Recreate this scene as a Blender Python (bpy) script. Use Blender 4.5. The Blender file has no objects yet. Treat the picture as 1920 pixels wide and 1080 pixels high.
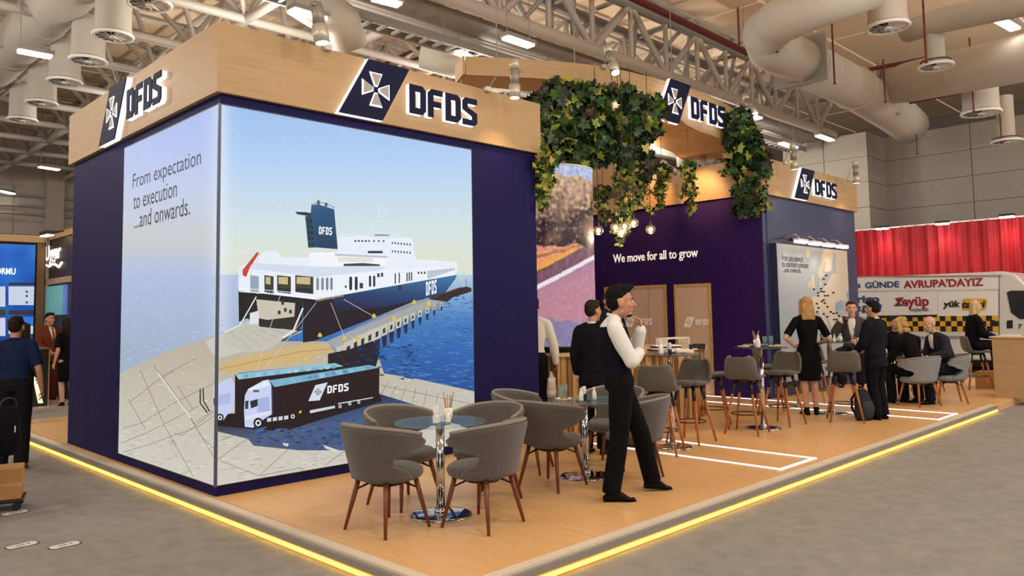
import bpy, bmesh, math, random
from mathutils import Vector, Matrix, noise
from mathutils.geometry import tessellate_polygon
random.seed(7)
PI = math.pi
sc = bpy.context.scene
COL = sc.collection

# ------------------------------------------------------------------ camera
F_PX, PITCH, ROLL, YAW = 1451.37, 0.0741317, -0.0168803, 0.7907615
CAM = Vector((-2.88026, -6.50593, 1.5)); SHIFT = -60.27
fw = Vector((math.cos(PITCH)*math.cos(YAW), math.cos(PITCH)*math.sin(YAW), math.sin(PITCH)))
rt = Vector((math.sin(YAW), -math.cos(YAW), 0)); up = rt.cross(fw)
r2 = rt*math.cos(ROLL)+up*math.sin(ROLL); u2 = -rt*math.sin(ROLL)+up*math.cos(ROLL)
cam = bpy.data.cameras.new('camera'); camo = bpy.data.objects.new('camera', cam); COL.objects.link(camo)
cam.sensor_width = 36; cam.lens = F_PX/1920*36; cam.shift_y = SHIFT/1920; cam.clip_end = 200; cam.clip_start = .05
m = Matrix((r2, u2, -fw)).transposed().to_4x4(); m.translation = CAM; camo.matrix_world = m
sc.camera = camo
# ------------------------------------------------------------------ world, exposure, hall lamps
w = bpy.data.worlds.new('hall_ambient'); sc.world = w; w.use_nodes = True
w.node_tree.nodes['Background'].inputs[0].default_value = (1.0, .93, .86, 1)
w.node_tree.nodes['Background'].inputs[1].default_value = .85
sc.view_settings.view_transform = 'Standard'; sc.view_settings.look = 'None'
sc.view_settings.exposure = 0.0; sc.view_settings.gamma = 1.0; sc.view_settings.use_curve_mapping = False
def area(loc, sx, sy, e, col=(1,.95,.88), rot=(0,0,0)):
    l = bpy.data.lights.new('hall_lamp_light', 'AREA'); l.shape = 'RECTANGLE'; l.size = sx; l.size_y = sy; l.energy = e; l.color = col
    o = bpy.data.objects.new('hall_lamp_light', l); o.location = loc; o.rotation_euler = rot; COL.objects.link(o); return o
def spot(loc, target, e, ang=50, col=(1,.78,.5), blend=.5, size=.04):
    l = bpy.data.lights.new('spot_light', 'SPOT'); l.energy = e; l.color = col; l.spot_size = math.radians(ang); l.spot_blend = blend; l.shadow_soft_size = size
    o = bpy.data.objects.new('spot_light', l); o.location = loc
    o.rotation_euler = (Vector(target)-Vector(loc)).to_track_quat('-Z','Y').to_euler(); COL.objects.link(o); return o
def bulb(loc, e, col=(1,.94,.86), r=.35):
    l = bpy.data.lights.new('hall_lamp_light', 'POINT'); l.energy = e; l.color = col; l.shadow_soft_size = r
    o = bpy.data.objects.new('hall_lamp_light', l); o.location = loc; COL.objects.link(o)
for x, y in [(0,-6),(-5,-1),(3,-7),(8,-7),(13,-7),(18,-6),(3.2,4.8),(8,5.5),(13,5.6),(-3,7),(-8,3),(4,12),(-4,14),(17,4.8),(6,-10),(14,-10),(-6,-8)]:
    bulb((x, y, 5.6), 230)

def ray(u, v): return fw + r2*((u-960)/F_PX) - u2*((v-540-SHIFT)/F_PX)
def onz(u, v, z=0.): d = ray(u, v); return CAM + d*((z-CAM.z)/d.z)
def ony(u, v, y=0.): d = ray(u, v); return CAM + d*((y-CAM.y)/d.y)
def onx(u, v, x=0.): d = ray(u, v); return CAM + d*((x-CAM.x)/d.x)
def ondep(u, v, dp): d = ray(u, v); return CAM + d*(dp/d.dot(fw))
def pix(p):
    d = Vector(p)-CAM; z = d.dot(fw); return (960+F_PX*d.dot(r2)/z, 540+SHIFT-F_PX*d.dot(u2)/z)

# ------------------------------------------------------------------ materials
def lin(c): return c/12.92 if c <= .04045 else ((c+.055)/1.055)**2.4
def hexc(h):
    if not isinstance(h, str): return tuple(h[:3])
    h = h.lstrip('#'); h = ''.join(c*2 for c in h) if len(h) == 3 else h; return tuple(lin(int(h[i:i+2], 16)/255) for i in (0, 2, 4))
MATS = {}
def mat(name, col='#808080', rough=.5, metal=0., emit=None, es=1., bump=0, bscale=200, spec=.5, trans=0, var=0, vscale=3, stretch=(1,1,1), alpha=1, sheen=0):
    if name in MATS: return MATS[name]
    m = bpy.data.materials.new(name); m.use_nodes = True; nt = m.node_tree; b = nt.nodes['Principled BSDF']
    c = hexc(col); b.inputs['Base Color'].default_value = (*c, 1); b.inputs['Roughness'].default_value = rough
    b.inputs['Metallic'].default_value = metal; b.inputs['Specular IOR Level'].default_value = spec
    if trans: b.inputs['Transmission Weight'].default_value = trans
    if alpha < 1: b.inputs['Alpha'].default_value = alpha
    if sheen: b.inputs['Sheen Weight'].default_value = sheen
    if emit is not None:
        b.inputs['Emission Color'].default_value = (*hexc(emit), 1); b.inputs['Emission Strength'].default_value = es
    if bump or var:
        tc = nt.nodes.new('ShaderNodeTexCoord'); mp = nt.nodes.new('ShaderNodeMapping'); mp.inputs['Scale'].default_value = stretch
        nt.links.new(tc.outputs['Object'], mp.inputs[0])
    if bump:
        n = nt.nodes.new('ShaderNodeTexNoise'); n.inputs['Scale'].default_value = bscale; n.inputs['Detail'].default_value = 3
        bp = nt.nodes.new('ShaderNodeBump'); bp.inputs['Strength'].default_value = bump; bp.inputs['Distance'].default_value = .01
        nt.links.new(mp.outputs[0], n.inputs['Vector']); nt.links.new(n.outputs['Fac'], bp.inputs['Height']); nt.links.new(bp.outputs[0], b.inputs['Normal'])
    if var:
        n = nt.nodes.new('ShaderNodeTexNoise'); n.inputs['Scale'].default_value = vscale; n.inputs['Detail'].default_value = 5
        r = nt.nodes.new('ShaderNodeValToRGB'); e = r.color_ramp.elements
        e[0].position = .3; e[1].position = .7
        e[0].color = (*[v*(1-var) for v in c], 1); e[1].color = (*[min(1, v*(1+var)) for v in c], 1)
        nt.links.new(mp.outputs[0], n.inputs['Vector']); nt.links.new(n.outputs['Fac'], r.inputs[0]); nt.links.new(r.outputs[0], b.inputs['Base Color'])
    MATS[name] = m; return m
WOOD = mat('oak_laminate', '#c29c6c', .45, var=.10, vscale=2.2, stretch=(1,1,22), bump=.03, bscale=30)
WOODF = mat('oak_floor', '#e0b279', .33, var=.07, vscale=2.5, stretch=(9,.8,1), spec=.5)
SLAT = mat('pine_slat', '#cfa262', .5, var=.15, vscale=6, stretch=(3,3,.4))
SLATD = mat('brown_slat', '#8d6434', .55, var=.15, vscale=6, stretch=(3,3,.4))
NAVY = mat('navy_paint', '#1c184c', .6, spec=.12)
NAVY2 = mat('slate_blue_paint', '#3d4566', .5, spec=.4)
DARKB = mat('dark_blue_acrylic', '#16183a', .6, spec=.15)
WHITEL = mat('white_lit_acrylic', '#ffffff', .5, emit='#e6ecff', es=1.5)
WHITES = mat('silver_lit_acrylic', '#d8dce6', .4, emit='#c9d2ea', es=.45)
WHITE = mat('white_paint', '#e6e3dc', .5)
STEELW = mat('white_steel', '#b9b1a6', .5)
STEELG = mat('grey_steel', '#8f8880', .5)
DUCT = mat('duct_fabric', '#b9b0a3', .75, bump=.25, bscale=4)
RED = mat('red_pipe', '#5e1519', .45)
BLACK = mat('black_metal', '#0d0d10', .4)
CHROME = mat('chrome', '#c9c9cc', .08, metal=1)
FAB = mat('charcoal_fabric', '#56514c', .95, bump=.5, bscale=350, var=.15, vscale=60, sheen=.3)
FABE = mat('light_fabric_piping', '#8c8379', .95, bump=.3, bscale=300)
FABS = mat('stool_fabric', '#5b564c', .9, bump=.3, bscale=350, sheen=.2)
WALNUT = mat('walnut_leg', '#6d3a1c', .4, var=.2, vscale=8, stretch=(4,4,.6))
OAKLEG = mat('beech_leg', '#a5602f', .4, var=.15, vscale=8, stretch=(4,4,.6))
SKIN = mat('skin', '#c08a6a', .55); SKINL = mat('fair_skin', '#cf9d80', .55); SKIND = mat('tan_skin', '#9c6546', .55)
GLASS = mat('table_glass', '#7fa9a8', .02, spec=.9, alpha=.26)
GLASSD = mat('smoked_glass', '#3a4348', .05, spec=.8, alpha=.75)

# ------------------------------------------------------------------ mesh helpers
def NB(): return bmesh.new()
def box(bm, a, b, mi=0):
    x0, y0, z0 = a; x1, y1, z1 = b
    v = [bm.verts.new(p) for p in [(x0,y0,z0),(x1,y0,z0),(x1,y1,z0),(x0,y1,z0),(x0,y0,z1),(x1,y0,z1),(x1,y1,z1),(x0,y1,z1)]]
    for f in [(3,2,1,0),(4,5,6,7),(0,1,5,4),(1,2,6,5),(2,3,7,6),(3,0,4,7)]:
        bm.faces.new([v[i] for i in f]).material_index = mi
    return bm
def rbox(a, b, r=.01, seg=2, bm=None):
    t = NB(); box(t, a, b); bmesh.ops.bevel(t, geom=t.edges[:], offset=r, segments=seg, affect='EDGES', profile=.5)
    if bm is None: return t
    me = bpy.data.meshes.new('t'); t.to_mesh(me); bm.from_mesh(me); bpy.data.meshes.remove(me); t.free(); return bm
def frame(d, ref=None):
    d = d.normalized(); ref = Vector(ref) if ref is not None else (Vector((0,0,1)) if abs(d.z) < .9 else Vector((1,0,0)))
    u = ref - d*ref.dot(d)
    if u.length < 1e-4: u = Vector((0,1,0)) - d*d.y
    u.normalize(); return u, d.cross(u)
def loft(bm, pts, rad, n=10, ref=None, cap=True, dome=False, mi=0):
    pts = [Vector(p) for p in pts]; rad = [r if isinstance(r, tuple) else (r, r) for r in rad]
    if dome:
        d0 = (pts[0]-pts[1]).normalized(); d1 = (pts[-1]-pts[-2]).normalized(); a, b = rad[0], rad[-1]
        pts = [pts[0]+d0*min(a)*.75] + pts + [pts[-1]+d1*min(b)*.75]; rad = [(a[0]*.55, a[1]*.55)] + rad + [(b[0]*.55, b[1]*.55)]
    rings = []
    for i, p in enumerate(pts):
        d = (pts[min(i+1, len(pts)-1)] - pts[max(i-1, 0)])
        u, v = frame(d, ref)
        rings.append([bm.verts.new(p + u*rad[i][0]*math.cos(2*PI*k/n) + v*rad[i][1]*math.sin(2*PI*k/n)) for k in range(n)])
    for a, b in zip(rings, rings[1:]):
        for k in range(n): bm.faces.new((a[k], a[(k+1)%n], b[(k+1)%n], b[k])).material_index = mi
    if cap:
        bm.faces.new(rings[0][::-1]).material_index = mi; bm.faces.new(rings[-1]).material_index = mi
    return bm
def tube(bm, a, b, r0, r1=None, n=10, mi=0): return loft(bm, [a, b], [r0, r0 if r1 is None else r1], n, mi=mi)
def lathe(bm, prof, n=24, c=(0,0,0), mi=0):
    c = Vector(c); rings = []
    for r, z in prof:
        rings.append([bm.verts.new(c+Vector((max(r,1e-4)*math.cos(2*PI*k/n), max(r,1e-4)*math.sin(2*PI*k/n), z))) for k in range(n)])
    for a, b in zip(rings, rings[1:]):
        for k in range(n): bm.faces.new((a[k], a[(k+1)%n], b[(k+1)%n], b[k])).material_index = mi
    bm.faces.new(rings[0][::-1]); bm.faces.new(rings[-1]); return bm
def ell(bm, c, r, rot=None, seg=14, rings=9):
    M = Matrix.Translation(Vector(c)) @ (rot.to_4x4() if rot else Matrix.Identity(4)) @ Matrix.Diagonal((*r, 1))
    bmesh.ops.create_uvsphere(bm, u_segments=seg, v_segments=rings, radius=1, matrix=M); return bm
def prism(bm, poly, o, ux, uy, depth, mi=0):
    """poly in 2D on plane (o, ux, uy), extruded by vector depth"""
    o = Vector(o); ux = Vector(ux); uy = Vector(uy); depth = Vector(depth)
    P = [o+ux*a+uy*b for a, b in poly]
    lo = [bm.verts.new(p) for p in P]; hi = [bm.verts.new(p+depth) for p in P]
    for t in tessellate_polygon([P]):
        for vs in ([hi[i] for i in t], [lo[i] for i in reversed(t)]):
            try: bm.faces.new(vs).material_index = mi
            except ValueError: pass
    n = len(P)
    for i in range(n): bm.faces.new((lo[i], lo[(i+1)%n], hi[(i+1)%n], hi[i])).material_index = mi
    return bm
def torus(bm, c, R, r, n=24, k=6, ax=(0,0,1)):
    c = Vector(c); u, v = frame(Vector(ax)); ax = Vector(ax).normalized(); rings = []
    for i in range(n):
        a = 2*PI*i/n; d = u*math.cos(a)+v*math.sin(a)
        rings.append([bm.verts.new(c+d*(R+r*math.cos(2*PI*j/k))+ax*r*math.sin(2*PI*j/k)) for j in range(k)])
    for i in range(n):
        a, b = rings[i], rings[(i+1)%n]
        for j in range(k): bm.faces.new((a[j], b[j], b[(j+1)%k], a[(j+1)%k]))
    return bm
def obj(name, bm, m, parent=None, smooth=False, loc=None, kind=None):
    me = bpy.data.meshes.new(name)
    if isinstance(bm, bpy.types.Mesh): me = bm
    else:
        bmesh.ops.recalc_face_normals(bm, faces=bm.faces); bm.to_mesh(me); bm.free()
        if smooth: me.shade_smooth()
    if m is not None and not me.materials:
        for x in (m if isinstance(m, (list, tuple)) else [m]): me.materials.append(x)
    o = bpy.data.objects.new(name, me); COL.objects.link(o)
    if parent: o.parent = parent
    if loc is not None: o.location = loc
    if kind: o['kind'] = kind
    return o
def autosmooth(o, ang=40):
    me = o.data; me.shade_smooth(); bm = bmesh.new(); bm.from_mesh(me)
    for e in bm.edges:
        if len(e.link_faces) == 2 and e.calc_face_angle(0) > math.radians(ang): e.smooth = False
    bm.to_mesh(me); bm.free(); return o
def thing(name, label, cat, loc=(0,0,0), rz=0, group=None):
    o = bpy.data.objects.new(name, None); COL.objects.link(o); o.empty_display_size = .1
    o.location = loc; o.rotation_euler = (0,0,rz); o['label'] = label; o['category'] = cat
    if group: o['group'] = group
    return o
def tag(o, label, cat, group=None):
    o['label'] = label; o['category'] = cat
    if group: o['group'] = group
    return o
def struct(name, bm, m, parent=None, smooth=False):
    o = obj(name, bm, m, parent, smooth)
    if not parent: o['kind'] = 'structure'
    return o
KIDS = {}
def dup(root, loc, rz, label=None, group=None, cat=None):
    def cp(o, par):
        c = o.copy(); COL.objects.link(c)
        if par: c.parent = par
        for ch in o.children: cp(ch, c)
        return c
    r = cp(root, None); r.location = loc; r.rotation_euler = (0,0,rz)
    if label: r['label'] = label
    if group: r['group'] = group
    return r
def textmesh(s, bold=0, extrude=0., shear=0.):
    cu = bpy.data.curves.new('t', 'FONT'); cu.body = s; cu.size = 1; cu.offset = bold; cu.extrude = extrude; cu.shear = shear; cu.resolution_u = 3
    o = bpy.data.objects.new('t', cu); COL.objects.link(o)
    dg = bpy.context.evaluated_depsgraph_get(); me = bpy.data.meshes.new_from_object(o.evaluated_get(dg))
    bpy.data.objects.remove(o); bpy.data.curves.remove(cu); return me
def text(name, s, o, ux, uy, width, height, m, parent=None, bold=0, depth=.0, shear=0.):
    """text whose bounding box fills width x height from corner o"""
    me = textmesh(s, bold, .5 if depth else 0, shear); xs = [v.co.x for v in me.vertices]; ys = [v.co.y for v in me.vertices]
    x0, x1, y0, y1 = min(xs), max(xs), min(ys), max(ys); o = Vector(o); ux = Vector(ux); uy = Vector(uy); n = ux.cross(uy)
    for v in me.vertices:
        v.co = o + ux*((v.co.x-x0)/(x1-x0)*width) + uy*((v.co.y-y0)/(y1-y0)*height) + n*(v.co.z+.5)*depth
    me.materials.clear(); me.name = name
    # one object per word
    n_ = len(me.vertices); par = list(range(n_))
    def find(i):
        while par[i] != i: par[i] = par[par[i]]; i = par[i]
        return i
    for pg in me.polygons:
        r0 = find(pg.vertices[0])
        for i in pg.vertices[1:]: par[find(i)] = r0
    isl = {}
    for v in me.vertices: isl.setdefault(find(v.index), []).append(v.index)
    X_ = [(me.vertices[i].co-o).dot(ux) for i in range(n_)]
    I = sorted((min(X_[i] for i in g), max(X_[i] for i in g), g) for g in isl.values()); words = []; gap = width*.55/max(len(s), 1) if ' ' in s else 1e9
    for a, b, g in I:
        if words and a-words[-1][0] < gap: words[-1][0] = max(words[-1][0], b); words[-1][1] += g
        else: words.append([b, list(g)])
    if len(words) == 1: return obj(name, me, m, parent)
    root = parent
    if root is None: root = bpy.data.objects.new(name, None); COL.objects.link(root)
    for _, g in words:
        idx = {j: q for q, j in enumerate(g)}; mw = bpy.data.meshes.new('word'); mw.from_pydata([me.vertices[j].co[:] for j in g], [], [[idx[j] for j in pg.vertices] for pg in me.polygons if pg.vertices[0] in idx]); obj('word', mw, m, root)
    bpy.data.meshes.remove(me); return root

# ------------------------------------------------------------------ hall shell
FL = -.11
carpet = mat('grey_carpet', '#8a8681', .95, bump=.8, bscale=45, var=.12, vscale=7)
struct('floor', box(NB(), (-14,-14,FL-.1), (30,30,FL)), carpet)
WALLG = mat('grey_wall_panel', '#8d857c', .7, var=.04, vscale=.5)
WALLG2 = mat('light_wall_panel', '#b3aa9d', .7)
XW = 22.
wr = struct('wall_right', box(NB(), (XW+.05,-14,FL), (XW+.35,2.3,6.75)), WALLG)
i = 0
for r in range(9):                       # cladding panels on the far right wall
    for k in range(5):
        y1 = 2.2-k*2.4; z0 = FL+.02+r*.76
        obj('panel', box(NB(), (XW, y1-2.38, z0), (XW+.05, y1, min(z0+.745, 6.75))), WALLG, wr)
colc = onx(1623, 247, 20.6)
wc = struct('wall_pier', box(NB(), (20.65, colc.y+.03, FL), (XW+.3, colc.y+2.6, colc.z)), WALLG2)
for r in range(9):
    z0 = FL+.02+r*.76
    obj('panel', box(NB(), (20.6, colc.y, z0), (20.65, colc.y+1.28, min(z0+.745, colc.z))), WALLG2, wc)
    obj('panel', box(NB(), (20.6, colc.y+1.3, z0), (20.65, colc.y+2.6, min(z0+.745, colc.z))), WALLG2, wc)
    obj('panel', box(NB(), (20.66, colc.y-.02, z0), (XW, colc.y+.03, min(z0+.745, colc.z))), WALLG, wc)
wb = struct('wall_back', box(NB(), (-14,27,FL), (30,27.3,8.78)), WALLG2)
for k in range(8):
    for r in range(5): obj('panel', box(NB(), (-13.9+k*3, 26.95, FL+r*1.34), (-10.95+k*3, 27, FL+1.32+r*1.34)), WALLG2, wb)
struct('wall_end', box(NB(), (29.7,-14,FL), (30,30,8.78)), WALLG)
c_ = ony(100, 380, 26.9); struct('trim_3', box(NB(), (c_.x-.3,26.6,FL),(c_.x+.3,26.94,8.7)), WALLG2)
for n, v in enumerate((368, 387, 402)):
    q = ony(60, v, 26.8); t = bpy.data.objects.new('trim_%d' % (4+n), None); COL.objects.link(t); t['kind'] = 'structure'; o = NB(); tube(o, (-14,26.8,q.z), (8,26.8,q.z), .05); obj('wall_pipe', o, STEELW, t, True)
cp = bpy.data.objects.new('ceiling', None); COL.objects.link(cp); cp['kind'] = 'structure'
ROOF = mat('roof_membrane', '#f3d6b4', .8)
for ix in range(11):
    for iy in range(11):
        obj('roof_panel', box(NB(), (-14+ix*4+.03, -14+iy*4+.03, 8.8), (-10+ix*4-.03, -10+iy*4-.03, 8.86)), ROOF, cp)

# space frame bars sharing one unit tube
ub = NB(); tube(ub, (0,0,0), (0,0,1), 1, n=8); UT = bpy.data.meshes.new('bar'); bmesh.ops.recalc_face_normals(ub, faces=ub.faces); ub.to_mesh(UT); ub.free(); UT.shade_smooth()
UTS = {}
def bar(name, a, b, r, m, parent):
    if m.name not in UTS: me = UT.copy(); me.materials.append(m); UTS[m.name] = me
    a = Vector(a); b = Vector(b); o = bpy.data.objects.new(name, UTS[m.name]); COL.objects.link(o)
    o.location = a; q = (b-a).to_track_quat('Z','Y'); o.rotation_euler = q.to_euler(); o.scale = (r, r, (b-a).length); o.parent = parent
    return o
sf = bpy.data.objects.new('ceiling', None); COL.objects.link(sf); sf['kind'] = 'structure'
SP = 2.1; ZB, ZT = 6.75, 8.35
extra = NB(); nb = 0
def sfbar(n, a, b, r):
    global nb
    nb += 1
    if nb <= 300: bar(n, a, b, r, STEELW, sf)
    else: tube(extra, a, b, r, n=6)
nodes = [(-5.2+SP*i, 4.1+SP*j) for j in range(10) for i in range(12)]
for (x, y) in sorted(nodes, key=lambda p: (Vector((p[0], p[1], 6))-CAM).length):
    sfbar('chord', (x,y,ZB), (x+SP,y,ZB), .085); sfbar('chord', (x,y,ZB), (x,y+SP,ZB), .085)
    for dx in (-.5,.5):
        for dy in (-.5,.5): sfbar('brace', (x,y,ZB), (x+dx*SP,y+dy*SP,ZT), .05)
    sfbar('chord', (x-.5*SP,y-.5*SP,ZT), (x+.5*SP,y-.5*SP,ZT), .06); sfbar('chord', (x-.5*SP,y-.5*SP,ZT), (x-.5*SP,y+.5*SP,ZT), .06)
obj('brace_bars', extra, STEELW, sf, True, kind='stuff')

# main box truss running along the stand towards the right wall
tr = thing('box_truss', 'long grey steel box truss of the hall roof running above the hanging ivy', 'truss', (0,0,0))
TZ = 6.75; zt = ony(1590,190,3.1).z
for k, yy in enumerate((3.1, 4.2)):
    bar('bottom_chord', (2,yy,TZ), (20.5,yy,TZ), .13, STEELW, tr); bar('top_chord', (2,yy,zt), (20.5,yy,zt), .12, STEELG, tr)
    x = 3.8; s = 0
    while x < 19.6:
        bar('post', (x,yy,TZ), (x,yy,zt), .055, STEELW, tr)
        bar('diagonal', (x,yy,zt if s else TZ), (x+1.3,yy,TZ if s else zt), .07, STEELW, tr); s = 1-s; x += 1.3
for x in range(3, 22, 3): bar('cross_bar', (x,3.1,zt), (x,4.2,zt), .05, STEELG, tr)
bm = NB(); box(bm, (2,3.35,TZ-.1), (20.5,3.95,TZ-.02)); obj('walkway', bm, STEELG, tr)
tray = thing('cable_tray', 'perforated grey cable tray hanging below the box truss', 'cable tray', (0,0,0))
bm = NB(); box(bm, (2,3.75,6.28), (20,3.79,6.42)); box(bm, (2,4.15,6.28), (20,4.19,6.42)); obj('side_rail', bm, STEELG, tray)
for k in range(60): obj('rung', box(NB(), (2.1+k*.3, 3.77, 6.3), (2.16+k*.3, 4.17, 6.34)), STEELG, tray)
for k in range(7): bar('hanger', (3+k*2.7,3.77,6.4), (3+k*2.7,3.77,ZB+.1), .012, STEELG, tray)
rp = thing('sprinkler_pipe', 'red sprinkler main pipe running beside the box truss', 'pipe', (0,0,0))
zc = onz(1540,150,7.).copy()
a = ony(1290,48,2.2); b = ony(1520,158,2.2); a2 = a+(a-b)*3.2; b2 = b+(b-a)*2.6
bar('pipe_run', a2, (19.5, 2.2, b.z), .075, RED, rp)
for t in (.1,.35,.6,.85): p = Vector(a2).lerp(Vector((19.5,2.2,b.z)), t); bar('hanger', p, p+Vector((0,0,1.2)), .015, RED, rp)
def redbranch(u0, v0, u1, v1, z, lab, r=.045):
    t = thing('sprinkler_pipe', lab, 'pipe', (0,0,0), 0)
    p, q = onz(u0,v0,z), onz(u1,v1,z); q.x = p.x+(q.x-p.x); bar('pipe_run', p, q, r, RED, t); return t
redbranch(1476,55,1645,2,7.4,'thin red sprinkler branch crossing between the ducts at the upper right')
redbranch(1625,131,1925,73,7.0,'thin red sprinkler branch below the small duct at the right edge')
redbranch(1692,193,1925,146,6.6,'thick red sprinkler branch just above the grey right wall', .07)
redbranch(700,130,910,30,7.6,'red sprinkler branch seen between the space frame diagonals left of the arch end', .04)
redbranch(700,142,830,90,7.9,'short red sprinkler branch low behind the front fascia', .04)
for n, (u, v0, v1) in enumerate([(1457,0,95),(1386,0,80),(1565,25,155),(1660,108,190),(1737,0,115),(1720,175,288),(1826,75,208),(1878,145,265)]):
    p = onz(u, v1, 5.6); t = thing('sprinkler_drop', 'thin dark red drop rod hanging from the roof, %s' % ['above the duct elbow','left of the duct elbow','over the bent main duct','beside the branch duct flange','left of the middle diffuser','in front of the grey right wall','in front of the short duct drop','nearest the right edge'][n], 'drop rod', p)
    zt0 = min(7.4, 5.6+(v1-v0)*p.length/F_PX*1.05); bar('rod', (0,0,0), (0,0,zt0-5.6), .018, RED, t); obj('sprinkler_head', lathe(NB(), [(.02,-.03),(.03,-.02),(.018,0)], 10), RED, t)

# ducts
def duct_drop(name, lab, x, y, z, r, ztop, cone=False):
    t = thing(name, lab, 'air duct', (x,y,z))
    bm = NB(); loft(bm, [(0,0,.08),(0,0,.14),(0,0,.18),(0,0,ztop-z)], [r*1.0,r*1.0,r*.97,r*.97] if not cone else [r*1.0,r*.8,r*.6,r*.6], 24, cap=False); obj('duct_section', bm, DUCT, t, True)
    bm = NB(); torus(bm, (0,0,.04), r*1.03, .03, 28, 6); obj('diffuser_rim', bm, WHITE, t, True)
    bm = NB()
    for k in range(12):
        a = 2*PI*k/12; d = Vector((math.cos(a), math.sin(a), 0)); e = Vector((-d.y, d.x, 0))
        p = [d*r*.16-e*r*.03+Vector((0,0,.05)), d*r*.98-e*r*.15+Vector((0,0,.08)), d*r*.98+e*r*.1+Vector((0,0,.02)), d*r*.16+e*r*.03+Vector((0,0,.02))]
        bm.faces.new([bm.verts.new(q) for q in p])
    obj('swirl_blades', bm, WHITE, t)
    bm = NB(); lathe(bm, [(.0,.0),(r*.2,.0),(r*.2,.05),(0,.05)], 14); obj('hub', bm, WHITE, t)
    bm = NB(); lathe(bm, [(.0,.11),(r*.95,.11),(r*.95,.13),(0,.13)], 20); obj('dark_inside', bm, mat('dark_duct_inside','#2a2724',.8), t)
    return t
ld = ['topmost in the left row of duct drops, cut by the frame','large left duct drop above the leftmost fascia','third left duct drop behind the second','fourth left duct drop near the left fascia sign','fifth left duct drop, smaller and further back','sixth left duct drop, farthest and smallest']
for n, (u, v) in enumerate([(280,12),(212,72),(165,118),(121,157),(78,197),(42,228)]):
    p = onz(u, v, 5.9); duct_drop('duct_drop', 'round white '+ld[n], p.x, p.y, 5.9, .27, 7.1)
p0, p1 = onz(212,72,5.9), onz(42,228,5.9)
t = thing('main_duct', 'big white round air duct above the row of left duct drops', 'air duct', (0,0,0))
bm = NB(); loft(bm, [(1.05-.35,1.5,6.95),(1.05-.35,20,6.95)], [.42,.42], 28); obj('duct_section', bm, DUCT, t, True)
for k in range(8): obj('duct_collar', torus(NB(), (.7,2+k*2.3,6.95), .42, .02, 28, 5, (0,1,0)), DUCT, t, True)
lr = ['at the top edge above the right ducts','hanging from the small branch duct at upper right','shorter and wider in front of the big right branch duct','low at the right edge in front of the grey wall']
for n, (u, v, r, zt_) in enumerate([(1665,55,.29,7.6),(1755,128,.27,6.75),(1840,215,.36,7.0),(1888,268,.33,6.8)]):
    p = onz(u, v, 5.8 if n < 2 else 5.6); duct_drop('duct_drop', 'round white duct drop '+lr[n], p.x, p.y, p.z, r, zt_, n in (1,3))
t = thing('main_duct', 'large fabric wrapped air duct bending down along the right of the box truss', 'air duct', (0,0,0))
A = [Vector(ondep(u, v, d)) for u, v, d in [(1640,-25,11.2),(1540,10,11.3),(1462,40,11.8),(1435,62,12.4),(1445,90,13.),(1500,115,14.2),(1600,165,17.),(1680,215,20.2),(1705,235,21.6)]]
bm = NB(); loft(bm, A[:4], [.3,.3,.34,.36], 24, dome=False); obj('duct_section', bm, DUCT, t, True)
bm = NB(); loft(bm, A[3:6], [.36,.38,.4], 24); obj('duct_elbow', bm, DUCT, t, True)
bm = NB(); loft(bm, A[5:], [.42,.45,.5,.5], 24); obj('duct_section', bm, DUCT, t, True)
obj('flange', box(NB(), tuple(A[5]-Vector((.03,.5,.44))), tuple(A[5]+Vector((.03,.5,.44)))), STEELG, t)
for k in (6,): obj('duct_collar', torus(NB(), A[k], .46, .025, 28, 5, (A[k+1]-A[k-1])), DUCT, t, True)
t = thing('branch_duct', 'thick white branch duct leaving the main duct towards the right edge', 'air duct', (0,0,0))
a = ondep(1655,162,18.5); b = ondep(1700,155,17.6); c = ondep(1960,100,14.2); c = c+(c-b)*1.2
bm = NB(); loft(bm, [a,b,c], [.42,.45,.45], 24); obj('duct_section', bm, DUCT, t, True)
a = ondep(1665,165,18.3); obj('flange', box(NB(), (a.x-.6,a.y-.03,a.z-.55), (a.x+.6,a.y+.03,a.z+.55)), STEELG, t)
t = thing('branch_duct', 'thinner white branch duct above it carrying the middle diffuser', 'air duct', (0,0,0))
bm = NB(); loft(bm, [ondep(1700,60,14.6),ondep(1750,42,14),ondep(1950,-5,12),ondep(1950,-5,12)*2-ondep(1750,42,14)], [.2,.22,.24,.24], 20); obj('duct_section', bm, DUCT, t, True)
t = thing('roof_duct', 'ribbed white round duct with a downward bend behind the front fascia', 'air duct', (0,0,0))
bm = NB(); loft(bm, [ondep(560,-10,12),ondep(600,15,12),ondep(640,40,12.3),ondep(655,90,12.5)], [.34,.34,.32,.3], 24); obj('duct_section', bm, DUCT, t, True)
t = thing('roof_duct', 'ribbed white round duct seen left of the wooden arch end', 'air duct', (0,0,0))
bm = NB(); loft(bm, [ondep(800,80,15),ondep(850,95,15),ondep(900,90,15)], [.5,.5,.5], 24); obj('duct_section', bm, DUCT, t, True)
t = thing('roof_duct', 'white duct seen through the opening below the arch sign', 'air duct', (0,0,0))
bm = NB(); loft(bm, [ondep(1215,250,20),ondep(1290,268,20),ondep(1340,280,20)], [.45,.45,.45], 20); obj('duct_section', bm, DUCT, t, True)
bm = NB(); loft(bm, [ondep(1288,265,19.5),ondep(1292,310,19.5)], [.3,.3], 20); obj('duct_drop_pipe', bm, DUCT, t, True)

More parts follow.
